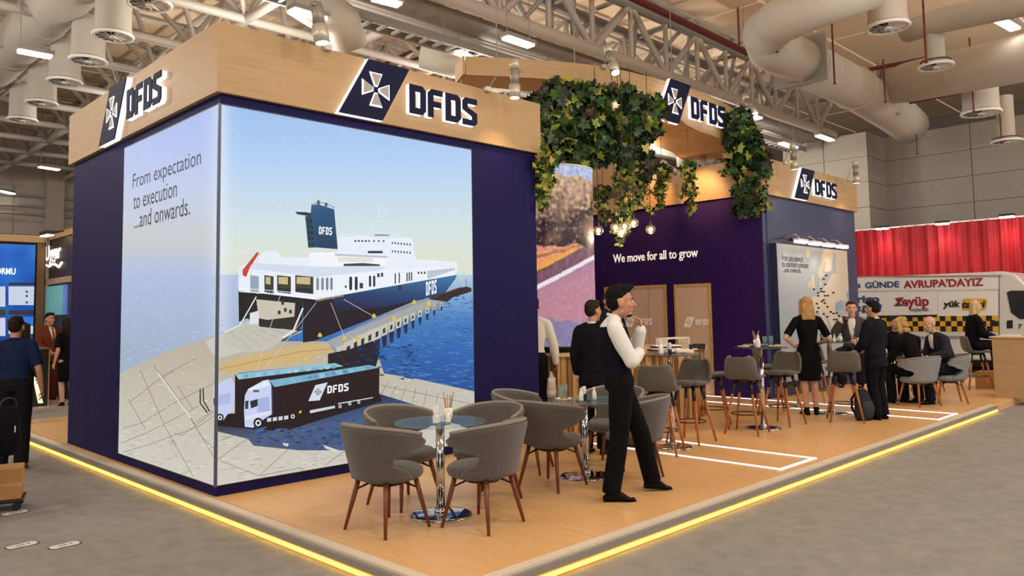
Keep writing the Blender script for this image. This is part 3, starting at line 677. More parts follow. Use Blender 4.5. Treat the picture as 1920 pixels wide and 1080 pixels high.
    P.poly(Z7([(740,418),(800,405),(806,480),(740,490)]), '#a8b4e6'); P.poly(Z7([(672,510),(812,480),(812,495),(672,530)]), '#dfe3f2'); P.rect(*Z7([(716,370)])[0], *Z7([(748,382)])[0], '#555c6a')
    def wheel(x, y, r):
        P.poly(Z7([(x+r*math.cos(a*PI/6), y+r*1.1*math.sin(a*PI/6)) for a in range(12)]), '#0e0d12'); P.poly(Z7([(x+r*.6*math.cos(a*PI/6), y+r*.66*math.sin(a*PI/6)) for a in range(12)]), '#e2e4ea'); P.poly(Z7([(x+r*.3*math.cos(a*PI/6), y+r*.33*math.sin(a*PI/6)) for a in range(12)]), '#14131a')
    for x, y, r in [(541,517,20),(743,545,26),(926,510,18),(1176,457,14),(1227,443,14),(1275,435,13)]: wheel(x, y, r)
    P.poly(Z7([(1015,478),(1148,453),(1150,466),(1018,494)]), '#ccd2dc'); P.poly(Z7([(1165,440),(1350,408),(1350,413),(1165,446)]), '#ccd2dc')
    for k in range(4): P.poly(Z7([(790+k*30,520-k*4),(812+k*30,517-k*4),(812+k*30,536-k*4),(790+k*30,540-k*4)]), '#cfd4da', False)
    P.poly(Z7([(960,482),(972,478),(970,492),(958,494)]), '#e0c63a', False)
    P.poly(Z7([(1045,345),(1110,330),(1068,425),(1008,430)]), '#d5dde6')
    for k in range(4):
        c, s_ = [(1,0),(0,1),(-1,0),(0,-1)][k]; P.poly(Z7([(1059+a*c-b*s_, 380+a*s_+b*c) for a, b in [(2,-1.5),(17,-9),(17,9),(2,1.5)]]), '#1a141c', False)
    x0, y0 = Z7([(1108,390)])[0]; P.glyphs('DFDS', x0, y0, (.92,-.13), (.02,-1), 14.5, '#eef0f4', .78)
    P.poly(Z7([(805,320),(812,345),(815,500),(820,500),(820,400),(818,345)]), '#3c3a44')
lb = thing('lightbox_picture', 'large backlit corner picture of a ferry and two trucks on a quay', 'lightbox', (0,0,0))
ZL, ZH, PRX, PLY = .094, 3.362, 2.918, 2.374
obj('lightbox_frame', box(NB(), (-.012,-.012,ZL-.012), (PRX+.012,0,ZH+.012)), mat('dark_frame','#15151f',.4), lb)
obj('lightbox_frame', box(NB(), (-.012,0,ZL-.012), (0,PLY+.012,ZH+.012)), MATS['dark_frame'], lb)
LBM = colmat('backlit_print', .97, .05, 60, .55, .1)
PR_ = Print(lambda u, v: ony(u, v, -.013), (0,-1,0), [(0,0,PRX),(2,ZL,ZH)], .00005); paint_ship(PR_); pr_o = PR_.build('printed_fabric', LBM, lb)
PL_ = Print(lambda u, v: onx(u, v, -.013), (-1,0,0), [(1,0,PLY),(2,ZL,ZH)], .00005); paint_ship(PL_); pl_o = PL_.build('printed_fabric', LBM, lb)
obj('corner_profile', box(NB(), (-.022,-.022,ZL-.01), (.0,.0,ZH+.01)), mat('grey_profile','#4a5468',.4), lb)
INK = mat('ink_navy', '#23264a', .5)
for s, y, w_, z, h in [('From expectation',2.07,1.73,2.835,.2),('to execution',2.04,1.16,2.655,.16),('...and onwards.',2.0,1.43,2.45,.17)]:
    text('lettering', s, (-.022, y, z), (0,-1,0), (0,0,1), w_, h, INK, lb)
q0, q1 = ony(592,566,-.02), ony(644,556,-.02)
text('lettering', 'PERGAMON SEAWAYS', tuple(q0), (q1-q0).normalized(), (0,0,1), (q1-q0).length, .035, WHITE, lb)

# ------------------------------------------------------------------ arch beam with sign
arch = thing('arch_beam', 'curved oak canopy beam bridging above the bar between the two towers', 'canopy beam', (0,0,0))
pl = [(4.24,1.56,4.88,.5),(4.7,1.25,4.88,.55),(5.15,.99,4.88,.6),(5.6,.73,4.87,.65),(6.09,.53,4.86,.7),(6.6,.43,4.85,.8),(7.1,.37,4.84,.9),(7.5,.33,4.7,1.0),(7.9,.31,4.52,1.05),(8.3,.31,4.47,1.1),(8.75,.33,4.47,1.1),(9.2,.38,4.47,1.1),(9.6,.45,4.47,1.1),(9.95,.56,4.47,1.1),(10.3,.72,4.47,1.1),(10.95,1.05,4.5,1.0)]
def beam(part, off0, off1, z0f, z1f, m):
    bm = NB(); R = []
    for i, (x, y, zb, th) in enumerate(pl):
        a = Vector(pl[max(i-1,0)][:2]); b = Vector(pl[min(i+1,len(pl)-1)][:2]); d = (b-a).normalized(); n = Vector((-d.y, d.x))
        p0 = Vector((x,y))+n*off0(th); p1 = Vector((x,y))+n*off1(th); z0, z1 = z0f(zb), z1f(zb)
        R.append([bm.verts.new((p0.x,p0.y,z0)), bm.verts.new((p1.x,p1.y,z0)), bm.verts.new((p1.x,p1.y,z1)), bm.verts.new((p0.x,p0.y,z1))])
    for a, b in zip(R, R[1:]):
        for k in range(4): bm.faces.new((a[k],a[(k+1)%4],b[(k+1)%4],b[k]))
    bm.faces.new(R[0]); bm.faces.new(R[-1][::-1]); o = obj(part, bm, m, arch); autosmooth(o, 50)
beam('front_fascia', lambda t: 0, lambda t: .04, lambda z: z, lambda z: 5.15, FW)
beam('soffit', lambda t: .04, lambda t: t, lambda z: z, lambda z: z+.03, WOOD)
beam('back_fascia', lambda t: t, lambda t: t+.04, lambda z: z, lambda z: 5.15, FW)
obj('end_board', prism(NB(), [(0,0),(.5,0),(.5,.27),(0,.27)], (4.22,1.55,4.88), Vector((.45,.85,0)).normalized(), (0,0,1), (-.03,.02,0)), FW, arch)
obj('support_block', box(NB(), (4.6,1.5,4.0), (4.75,1.65,4.88)), FW, arch) if False else None
for x, y in [(10.2,1.4),(10.9,1.5)]: obj('support_post', box(NB(), (x-.04,y-.04,HT-.6), (x+.04,y+.04,4.5)), STEELG, arch)
for x, y in [(4.75,1.45),(5.9,.95),(8.6,1.0)]: bar('hanger_wire', (x,y,5.1), (x,y,8.4), .008, STEELG, arch)
brand_sign('lit DFDS sign with cross emblem on the curved arch beam between the ivy clumps', (6.93,.26,4.44), (1,0,0), (0,-1,0), 1.13, 1.16)

# rear header fascias and wooden soffit above the bar
hd = thing('bar_canopy', 'oak header and wooden soffit over the bar joining the purple wall', 'canopy', (0,0,0))
obj('front_board', box(NB(), (4.2,1.7,HN+.15), (8.5,1.74,HT)), FW, hd); obj('side_board', box(NB(), (8.46,1.74,HN+.15), (8.5,4.6,HT)), FW, hd)
obj('soffit_board', box(NB(), (4.2,1.74,HN+.13), (8.46,4.6,HN+.15)), WOOD, hd)
bk = thing('partition_wall', 'navy partition behind the bar, left of the purple wall', 'partition', (0,0,0))
obj('wall_body', box(NB(), (4.1,4.7,.002), (9.2,4.78,HN+.1)), NAVY, bk)

# doors and lettering on the purple wall
FROST = mat('beige_frosted_glass', '#dcbda2', .35, spec=.6); LOGOW = mat('pale_logo', '#f1e6d8', .5, emit='#f1e6d8', es=.12)
def room_door(n, y0, y1, ztop, lab):
    t = bpy.data.objects.new('door_%d' % n, None); COL.objects.link(t); t['kind'] = 'structure'; t.location = (C0-.01,0,0)
    e = .05
    for a, b in [((-.03,y0,.0),(0,y0+e,ztop)),((-.03,y1-e,.0),(0,y1,ztop)),((-.03,y0+e,ztop-e),(0,y1-e,ztop))]: obj('door_frame', box(NB(), a, b), SLAT, t)
    ym = (y0+y1)/2
    if y1-y0 > 1: 
        for a, b in [(y0+e,ym-.33),(ym-.32,ym+.3),(ym+.31,y1-e)]: obj('glass_panel', box(NB(), (-.018,a,.0), (-.006,b,ztop-e)), FROST, t)
    else: obj('glass_panel', box(NB(), (-.018,y0+e,.0), (-.006,y1-e,ztop-e)), FROST, t)
    return t
d1 = room_door(1, 1.76, 3.22, 1.99, ''); d2 = room_door(2, .82, 1.58, 1.98, '')
def flat_logo(parent, yl, z, W):
    """left edge y (view from -x: left is +y)"""
    ux = Vector((0,-1,0)); s = W/1.82
    bm = NB(); prism(bm, [(a*s,b*s) for a, b in [(0,0),(.5,0),(.8,.6),(.3,.6)]], (-.024,yl,z), ux, (0,0,1), (-.002,0,0)); obj('logo_plate', bm, LOGOW, parent)
    bm = NB()
    for ar in CROSS: prism(bm, [((a+.4)*s,(b+.3)*s) for a, b in ar], (-.027,yl,z), ux, (0,0,1), (-.001,0,0))
    obj('logo_cross', bm, FROST, parent); bm = NB(); x = .87
    for ch in 'DFDS':
        for g in GL[ch]: prism(bm, [((x+a*.32)*s,(.13+b*.33)*s) for a, b in g], (-.024,yl,z), ux, (0,0,1), (-.002,0,0))
        x += .26
    obj('logo_letters', bm, LOGOW, parent)
pa = onx(1282,613,C0-.02); pb = onx(1331,600,C0-.02); flat_logo(d2, pa.y, pa.z, abs(pa.y-pb.y))
pa = onx(1172,613,C0-.02); pb = onx(1222,600,C0-.02); flat_logo(d1, pa.y, pa.z, abs(pa.y-pb.y))
pa, pb = onx(1150,492,C0-.015), onx(1309,483,C0-.015)
t = text('wall_lettering', 'We move for all to grow', (C0-.014, pa.y, 2.41), (0,-1,0), (0,0,1), pa.y-pb.y, .225, mat('white_letters','#ffffff',.5,emit='#fff1da',es=.5), None, .012, .008)
tag(t, 'white slogan lettering "We move for all to grow" on the purple wall', 'lettering')

# ------------------------------------------------------------------ map board on the rear tower
mb = thing('map_board', 'pale map of Europe board with dark markers on the slate blue tower', 'map board', (0,0,0))
MY = YC-.13; a, b = ony(1455,455,MY), ony(1588,471,MY); MZ0 = .25
obj('board_box', box(NB(), (a.x,MY,MZ0), (b.x,YC,a.z)), mat('board_side','#1c1f46',.5), mb)
def ZM(L): return [(1440+x/4.694, 430+y/4.696) for x, y in L]
PM = Print(lambda u, v: ony(u, v, MY-.002), (0,-1,0), [(0,a.x+.01,b.x-.01),(2,MZ0+.01,a.z-.01)], .0001)
PM.poly([(1440,430),(1620,430),(1620,760),(1440,760)], '#a3adb9')
LAND = '#ccc2b2'
for L in [[(445,410),(440,350),(465,300),(470,230),(490,190),(520,170),(560,185),(580,230),(560,300),(555,360),(520,400),(500,400),(495,370),(500,330),(515,280),(500,290),(495,330),(485,370),(490,400),(470,425),(455,430)],
          [(560,180),(700,185),(715,600),(690,640),(640,620),(600,640),(590,700),(600,740),(620,780),(560,860),(540,800),(500,740),(480,700),(490,760),(520,810),(510,860),(480,800),(450,740),(420,720),(420,800),(380,830),(360,760),(380,700),(400,650),(385,600),(420,590),(430,560),(470,540),(520,480),(560,400),(600,380),(590,300),(600,240)],
          [(385,400),(400,395),(408,440),(412,500),(415,525),(380,540),(385,500),(380,450)],[(357,470),(375,445),(380,480),(372,515),(358,510)],[(330,190),(350,172),(370,190),(365,240),(345,250),(335,230)],
          [(450,470),(470,445),(475,500),(455,520)],[(590,800),(715,790),(715,900),(600,900)]]: PM.poly(ZM(L), LAND)
for L in [[(592,650),(640,640),(668,680),(640,715),(600,720),(590,700)],[(690,560),(715,530),(715,640),(700,620)],[(500,380),(560,370),(545,400),(510,410)],[(430,500),(445,460),(440,520)]]: PM.poly(ZM(L), '#8fa0b4')
for x, y in [(512,408),(490,438),(503,485),(402,528),(467,523),(440,562),(468,547),(491,550),(440,585),(500,585),(525,585),(575,558),(473,635),(490,622),(499,650),(429,655),(443,692),(523,683),(432,728),(550,727),(575,742),(604,737),(489,745),(522,770),(623,762),(600,795),(581,795)]:
    PM.k += 1; PM.poly(ZM([(x-11,y-7),(x+10,y-8),(x+11,y+6),(x-10,y+7)]), '#22253a', False)
PM.build('printed_map', colmat('map_print', 0, .03, 20, .6), mb)
for s, u0, v0, u1, h in [('From one network',1467,489,1507,.12),('to unlimited solutions',1467,500,1516,.11),('...and onwards.',1468,510,1503,.09)]:
    p, q = ony(u0,v0,MY-.01), ony(u1,v0,MY-.01); text('lettering', s, (p.x,MY-.006,p.z), (1,0,0), (0,0,1), q.x-p.x, h, INK, mb)
LAMPW = mat('warm_lamp_glow', '#ffffff', .5, emit='#ffe2b8', es=9)
for k, (u, v, lab) in enumerate([(1502,452,'first'),(1529,456,'second'),(1554,459,'third'),(1579,462,'rightmost')]):
    p = ony(u, v, YC-.42); t = thing('picture_lamp', 'chrome arm picture lamp over the map board, %s from the left' % lab, 'lamp', p, 0, 'lamps over the map board')
    bm = NB(); loft(bm, [(.05,.0,.02),(.03,.1,.12),(0,.25,.14),(0,.42,.06)], [.008]*4, 8); obj('arm', bm, CHROME, t, True)
    obj('lamp_head', rbox((-.2,-.05,-.0),(.2,.05,.035), .012), WHITE, t); obj('lit_tube', rbox((-.19,-.045,-.035),(.19,.045,.0), .012), LAMPW, t)
    spot(tuple(p+Vector((0,.0,-.06))), (p.x, YC-.1, 1.2), 9, 110, (1,.8,.55), .8, .06)
p = ony(1487,450,YC-.1); t = thing('power_cable', 'black cable looping to the picture lamps above the map board', 'cable', (0,0,0))
q = [ony(1432,458,YC-.03), ony(1446,450,YC-.05), ony(1462,446,YC-.08), ony(1480,449,YC-.1), ony(1492,452,YC-.1)]
obj('cord', loft(NB(), q, [.008]*5, 6), BLACK, t); obj('plug_box', rbox(tuple(p-Vector((.1,.03,.02))), tuple(p+Vector((.1,.03,.03))), .008), BLACK, t)
# ------------------------------------------------------------------ round LED column and slatted bar
cc = Vector((4.98, .62)); CR = .55
col = thing('led_column', 'round column wrapped in a lit screen with an autumn road picture', 'screen column', (cc.x, cc.y, 0))
obj('core', lathe(NB(), [(CR-.02,.983),(CR-.02,HN-.01)], 36), BLACK, col, True)
def roadcol(x, y):
    """colour of the autumn road picture, x 0..1 across the seen half, y pixel-like 300..650"""
    n = noise.noise(Vector((x*6, y*.035, 1.))); n2 = noise.noise(Vector((x*22, y*.12, 5.))); n3 = noise.noise(Vector((x*60, y*.3, 9.)))
    edge = 555-(x**1.25)*75       # white road line
    grass_top = 462+8*n
    if y < 326+14*n: c = mixc('#c7d2ee', '#8ea0c8', .5+n2)
    elif y < grass_top:
        t = (y-326)/(grass_top-326); n5 = noise.noise(Vector((x*3.2, y*.022, 3.))); c = mixc('#c29a80', '#3c222c', max(0, min(1, t*1.2+.9*n5))); c = mixc(c, '#eec88e', max(0, n2*1.2+.2-t*.7+n5*.6)); c = mixc(c, '#f9e4c6', max(0, n3*1.5-.4-t*.2)); c = mixc(c, '#24121c', max(0, -n2*1.2-.1+t*.25))
    elif y < edge-30: 
        t = (y-grass_top)/(edge-30-grass_top); c = mixc('#e08a76', '#f0a13c', t); c = mixc(c, '#f7cfae', max(0, n3*1.2-.05)); c = mixc(c, '#7a4034', max(0, -n2*1.2-.1))
        if .38 < t < .5: c = mixc(c, '#8a5048', .6)
        if t > .85: c = mixc(c, '#f2b421', .7)
    elif y < edge-4: c = mixc('#6a4556', '#8a6070', .5+n2)
    elif y < edge+5: c = hexc('#f0e2ee')
    elif y < 608+18*n-x*8 or x > .85: c = mixc('#c98d9c', '#b57c92', .5+n2*.7); c = mixc(c, '#8c7a98', max(0, (edge+30-y)/40)*x)
    else: c = mixc('#7d7699', '#8d84a8', .5+n2)
    return c
me = bpy.data.meshes.new('screen'); V = []; Cc = []; Fc = []; NA, NZ = 200, 150; aim = math.atan2(CAM.y-cc.y, CAM.x-cc.x)
for j in range(NZ+1):
    for i in range(NA):
        a = 2*PI*i/NA; z = 1.06+(HN-.02-1.06)*j/NZ; V.append((CR*math.cos(a), CR*math.sin(a), z))
        d = math.atan2(math.sin(a-aim), math.cos(a-aim)); x = .5+.5*math.sin(d) if abs(d) < PI/2 else .5+.5*math.sin(PI-d if d > 0 else -PI-d)
        Cc.append(roadcol(x, 652-(652-306)*j/NZ))
for j in range(NZ):
    for i in range(NA): Fc.append((j*NA+i, j*NA+(i+1)%NA, (j+1)*NA+(i+1)%NA, (j+1)*NA+i))
me.from_pydata(V, [], Fc); ca = me.color_attributes.new('Col', 'FLOAT_COLOR', 'POINT')
for i, c in enumerate(Cc): ca.data[i].color = (*c, 1)
me.materials.append(colmat('road_screen', .95, .1, 30)); obj('screen', me, None, col)
for z in (1.05, HN-.02): obj('rim', torus(NB(), (0,0,z), CR+.002, .012, 48, 6), BLACK if z < 2 else WHITE, col, True)

ct = thing('bar_counter', 'long oval bar counter clad in vertical pine slats', 'counter', (0,0,0))
ca_, cb_, cr_ = Vector((5.15,.32)), Vector((6.72,.24)), .74
def stad(r, n=22):
    P = []; d = (cb_-ca_).normalized(); a0 = math.atan2(d.y, d.x)
    for k in range(n+1): a = a0-PI/2+PI*k/n; P.append((cb_.x+r*math.cos(a), cb_.y+r*math.sin(a)))
    for k in range(n+1): a = a0+PI/2+PI*k/n; P.append((ca_.x+r*math.cos(a), ca_.y+r*math.sin(a)))
    return P
obj('body', prism(NB(), stad(cr_-.05), (0,0,.0), (1,0,0), (0,1,0), (0,0,.93)), SLATD, ct)
obj('counter_top', prism(NB(), stad(cr_+.03), (0,0,.945), (1,0,0), (0,1,0), (0,0,.035)), mat('pale_oak_top','#d9b988',.4,var=.08,vscale=4), ct)
P = stad(cr_-.05, 60); segs = []; per = sum((Vector(P[i])-Vector(P[i-1])).length for i in range(len(P))); s_ = 0; step = .072; acc = 0; k = 0
sm = {}
for kk in range(3):
    b = NB(); loft(b, [(0,0,0),(0,0,.94)], [(.034,.012+.012*kk)]*2, 4); bmesh.ops.recalc_face_normals(b, faces=b.faces); mm = bpy.data.meshes.new('slat'); b.to_mesh(mm); b.free(); mm.materials.append([SLAT, SLAT, SLATD][kk]); sm[kk] = mm
for i in range(len(P)):
    a = Vector(P[i-1]); b = Vector(P[i]); L = (b-a).length; d = (b-a).normalized() if L else Vector((1,0))
    while acc <= L:
        p = a+d*acc; o = bpy.data.objects.new('slat', sm[[0,2,1,0,2][k % 5]]); COL.objects.link(o); o.parent = ct
        nn = Vector((d.y, -d.x)); o.location = (p.x+nn.x*.014, p.y+nn.y*.014, 0.002); o.rotation_euler = (0,0,math.atan2(d.y, d.x)-PI/2+PI/2+(.35 if k%2 else -.25)); acc += step; k += 1
    acc -= L
# things on the bar
PAPER = mat('white_paper', '#e8e4dc', .6); 
def onbar(u, v): return onz(u, v, .981)
t = thing('brochure_stack', 'low stack of white and black brochures on the slatted bar', 'brochures', onbar(1245,657), -.7)
for k in range(4): obj('brochure', rbox((-.2+.02*k,-.12,.018*k),(.2,.12+.01*k,.018*k+.015),.003), PAPER if k % 2 else BLACK, t)
t = thing('brochure_stack', 'white brochure stack nearest the slatted bar edge', 'brochures', onbar(1272,662), -.4)
for k in range(3): obj('brochure', rbox((-.16,-.1,.014*k),(.16,.1,.014*k+.012),.003), PAPER, t)
t = thing('model_truck', 'small dark model truck standing at the right end of the bar', 'model truck', onbar(1308,655), -.75)
obj('trailer', rbox((-.06,-.025,.018),(.1,.025,.075),.004), BLACK, t); obj('cab', rbox((-.11,-.023,.018),(-.065,.023,.068),.008), mat('dark_grey','#26262c',.4), t)
for x in (-.09,.02,.05,.08):
    for y in (-.026,.026): obj('wheel', loft(NB(), [(x,y-.005,.014),(x,y+.005,.014)], [.014]*2, 12), BLACK, t)
t = thing('display_tray', 'pale glass tray frame standing on the back of the bar', 'tray', onbar(1262,646)+Vector((0,0,.019)), -.02)
for a, b in [((-.3,-.1,-.018),(-.28,.1,.09)),((.28,-.1,-.018),(.3,.1,.09)),((-.28,.08,.07),(.28,.1,.09)),((-.28,-.1,.07),(.28,-.08,.09))]: obj('frame_bar', box(NB(), a, b), WHITE, t)

# ------------------------------------------------------------------ furniture prototypes
def sheet(rows, th, m, name, parent, nfun=None):
    """grid of points -> thick smooth shell"""
    bm = NB(); G = [[Vector(p) for p in r] for r in rows]; nr, ncol = len(G), len(G[0]); N = []
    for i in range(nr):
        r = []
        for j in range(ncol):
            a = G[min(i+1,nr-1)][j]-G[max(i-1,0)][j]; b = G[i][min(j+1,ncol-1)]-G[i][max(j-1,0)]; n = a.cross(b); r.append(n.normalized() if n.length > 1e-9 else Vector((0,0,1)))
        N.append(r)
    A = [[bm.verts.new(G[i][j]+N[i][j]*th/2) for j in range(ncol)] for i in range(nr)]; B = [[bm.verts.new(G[i][j]-N[i][j]*th/2) for j in range(ncol)] for i in range(nr)]
    for i in range(nr-1):
        for j in range(ncol-1):
            bm.faces.new((A[i][j],A[i][j+1],A[i+1][j+1],A[i+1][j])); bm.faces.new((B[i][j],B[i+1][j],B[i+1][j+1],B[i][j+1]))
    def st(x, y, rev): 
        for (p, q), (r, s) in zip(zip(x, x[1:]), zip(y, y[1:])): bm.faces.new((p, r, s, q) if not rev else (p, q, s, r))
    st(A[0],B[0],0); st(A[-1],B[-1],1); st([r[0] for r in A],[r[0] for r in B],1); st([r[-1] for r in A],[r[-1] for r in B],0)
    return obj(name, bm, m, parent, True)
def interp(tab, t):
    for (a, x), (b, y) in zip(tab, tab[1:]):
        if t <= b: s = (t-a)/(b-a); s = s*s*(3-2*s); return x+(y-x)*s
    return tab[-1][1]
def make_armchair(fab, leg, label):
    t = thing('armchair', label, 'chair')
    rows = []; TH = [(0,96),(.12,90),(.3,60),(.42,58),(.6,84),(.8,104),(.92,106),(1,98)]
    for i in range(15):
        q = i/14; tm = math.radians(interp(TH, q)); r = []
        for j in range(31):
            a = -tm+2*tm*j/30; ztop = .735-.085*(abs(a)/1.9)**2; z = .375+(ztop-.375)*q
            R = .225+.085*q+(.012*max(0, abs(a)/tm-.8)*5 if q > .4 else 0); r.append((R*1.02*math.sin(a), -R*math.cos(a)*.98, z))
        rows.append(r)
    sheet(rows, .034, fab, 'shell', t)
    bm = NB(); pts = [(p[0]*.985, p[1]*.985, p[2]+.012) for p in rows[-1]]; loft(bm, pts, [.015]*len(pts), 6); obj('piping', bm, FABE, t, True)
    bm = NB(); prof = [(.0,.345),(.20,.345),(.232,.36),(.245,.385),(.24,.41),(.21,.432),(.1,.44),(.0,.442)]; lathe(bm, prof, 28, (0,.03,0)); 
    obj('seat', bm, fab, t, True)
    for sx in (-1,1):
        for sy in (-1,1):
            bm = NB(); loft(bm, [(sx*.145,sy*.135+.01,.36),(sx*.175,sy*.165+.01,.2),(sx*.215,sy*.205+.01,.0)], [.019,.017,.011], 10); obj('leg', bm, leg, t, True)
    for sx in (-1,1):
        bm = NB(); loft(bm, [(sx*.165,-.15,.27),(sx*.09,-.075,.315),(0,.01,.325),(-sx*.09,.095,.315),(-sx*.165,.17,.27)], [.006]*5, 6); obj('cross_brace', bm, BLACK, t, True)
        bm = NB(); loft(bm, [(sx*.165,-.15,.27),(sx*.1,-.03,.33),(sx*.1,.05,.33),(sx*.165,.17,.27)], [.005]*4, 6); obj('side_brace', bm, BLACK, t, True)
    bm = NB(); tube(bm, (0,.01,.31), (0,.01,.345), .12, .13, 16); obj('mount_plate', bm, BLACK, t)
    return t
def make_stool(label, fab=None):
    t = thing('bar_stool', label, 'bar stool'); fab = fab or FABS
    prof = [(.205,.655,.165),(.195,.668,.19),(.13,.668,.2),(0,.655,.205),(-.10,.66,.205),(-.155,.685,.2),(-.185,.735,.195),(-.2,.80,.19),(-.212,.87,.175),(-.22,.91,.15),(-.222,.925,.11)]
    rows = []
    for (y, z, wd) in prof:
        r = []
        for j in range(15):
            q = -1+2*j/14; x = wd*math.sin(q*PI/2*.98); k = abs(q)**3
            if z < .68 : r.append((x, y-.03*k*(1 if y > 0 else 0), z+.03*k))
            else: r.append((x, y+.06*k, z+.012*k))
        rows.append(r)
    sheet(rows, .028, fab, 'seat_shell', t)
    bm = NB(); lathe(bm, [(0,.66),(.15,.66),(.175,.672),(.165,.69),(0,.694)], 22, (0,.02,0)); obj('seat_pad', bm, fab, t, True)
    bm = NB(); tube(bm, (0,0,.615), (0,0,.645), .12, .13, 16); obj('mount_plate', bm, BLACK, t)
    for sx in (-1,1):
        for sy in (-1,1):
            a = Vector((sx*.095,sy*.095,.63)); b = Vector((sx*.205,sy*.205,0)); m_ = a.lerp(b, .24)
            bm = NB(); loft(bm, [a+Vector((0,0,.0)), m_], [.02,.019], 10); lg = obj('leg_socket', bm, BLACK, t, True)
            bm = NB(); loft(bm, [m_, b], [.018,.012], 10); obj('leg', bm, OAKLEG, t, True)
    obj('footrest_ring', torus(NB(), (0,0,.235), .175, .007, 28, 6), BLACK, t, True)
    return t
def make_table(label, h, r, name='glass_table', base=.235, gl=None):
    t = thing(name, label, 'table')
    obj('glass_top', lathe(NB(), [(0,h-.012),(r-.004,h-.012),(r,h-.006),(r-.004,h),(0,h)], 48), gl or GLASS, t)
    obj('top_plate', lathe(NB(), [(0,h-.024),(.08,h-.024),(.08,h-.013),(0,h-.013)], 20), CHROME, t)
    obj('pole', lathe(NB(), [(.032,.03),(.032,h-.024)], 20), CHROME, t, True)
    obj('collar', lathe(NB(), [(.05,.02),(.045,.05),(.033,.06)], 20), CHROME, t, True)
    obj('base_disc', lathe(NB(), [(base,.0),(base,.008),(base*.9,.016),(.1,.022),(0,.024)], 40), CHROME, t, True); return t
def yaw_to(a, b): return math.atan2(b[1]-a[1], b[0]-a[0])-PI/2
# dining tables
T1, T2, T3, T4, T5, T6 = (.89,-1.89), (2.66,-1.82), (4.46,-1.56), (6.32,-1.67), (8.21,-1.74), (10.35,-1.85)
tb = make_table('round glass table with chrome pole in front of the ship picture', .695, .345); tb.location = (*T1, .001); tb['group'] = 'round glass cafe tables'
tb2 = dup(tb, (*T2,.001), 0, 'round glass table with chrome pole behind the walking waiter'); tb6 = dup(tb, (*T6,.001), 0, 'round glass table between the seated blonde woman and the bald man')
bt = make_table('tall round bar table left of the slatted bar, nearest bar table', 1.02, .335, 'bar_table', .22, GLASSD); bt.location = (*T3,.001); bt['group'] = 'tall round bar tables'
dup(bt, (*T4,.001), 0, 'tall round bar table laden with food, in front of the purple wall'); dup(bt, (*T5,.001), 0, 'tall round bar table between the woman in black and the man in the dark suit')
ac = make_armchair(FAB, WALNUT, 'grey tub armchair at the front table, left one seen from behind')
ac.location = (.40,-1.88,.001); ac.rotation_euler = (0,0,yaw_to((.40,-1.88),T1)+.12); ac['group'] = 'grey tub armchairs'
for x, y, tgt, dr, lab in [(.93,-2.33,T1,.1,'grey tub armchair at the front table, right one seen from behind'),(.93,-1.38,T1,.15,'grey tub armchair behind the front table, back against the ship picture'),
                       (1.45,-1.78,T1,-.1,'grey tub armchair right of the front table, half behind another'),
                       (2.16,-1.86,T2,0,'grey tub armchair left of the second glass table, seen from behind'),(2.50,-1.20,T2,.2,'grey tub armchair behind the left chair of the second glass table'),
                       (3.22,-1.70,T2,0,'grey tub armchair right of the second table, partly behind the waiter'),(2.82,-2.28,T2,.1,'grey tub armchair at the second table directly behind the waiter legs')]:
    dup(ac, (x,y,.001), yaw_to((x,y),tgt)+dr, lab)
LFAB = mat('pale_grey_fabric', '#85898a', .9, bump=.3, bscale=350)
al = make_armchair(LFAB, OAKLEG, 'pale grey tub armchair holding the blonde seated woman'); al.location = (9.86,-2.38,.001); al.rotation_euler = (0,0,yaw_to((9.86,-2.38),T6)+.3); al['group'] = 'pale grey tub armchairs'
dup(al, (10.5,-2.62,.001), yaw_to((10.5,-2.62),T6)+.3, 'pale grey tub armchair holding the bald man')
dup(al, (12.1,-1.8,.001), yaw_to((12.1,-1.8),T6), 'pale grey tub armchair behind, seen between the blonde woman and the bald man')
stl = make_stool('grey bar stool left of the nearest bar table, seen from behind'); stl.location = (4.10,-1.66,.001); stl.rotation_euler = (0,0,yaw_to((4.10,-1.66),T3)+.1); stl['group'] = 'grey bar stools'
for x, y, tgt, dr, lab in [(4.88,-1.53,T3,0,'grey bar stool right of the nearest bar table'),(4.26,-1.02,T3,.2,'grey bar stool half hidden behind the waiter'),
                       (5.85,-1.70,T4,.1,'grey bar stool left of the food table, seen from behind'),(6.80,-1.70,T4,0,'grey bar stool right of the food table'),(6.05,-1.12,T4,0,'grey bar stool at the back left of the food table'),
                       (7.58,-2.18,T5,-.1,'grey bar stool in front of the third bar table beside the backpack'),(7.75,-1.05,T5,0,'grey bar stool behind the woman in the black dress'),(8.95,-1.15,T5,0,'grey bar stool under the drinking man')]:
    dup(stl, (x,y,.001), yaw_to((x,y),tgt)+dr, lab)
dup(stl, (12.95,-2.37,.001), -2.6, 'bar stool holding the long haired blonde woman at the right', None)

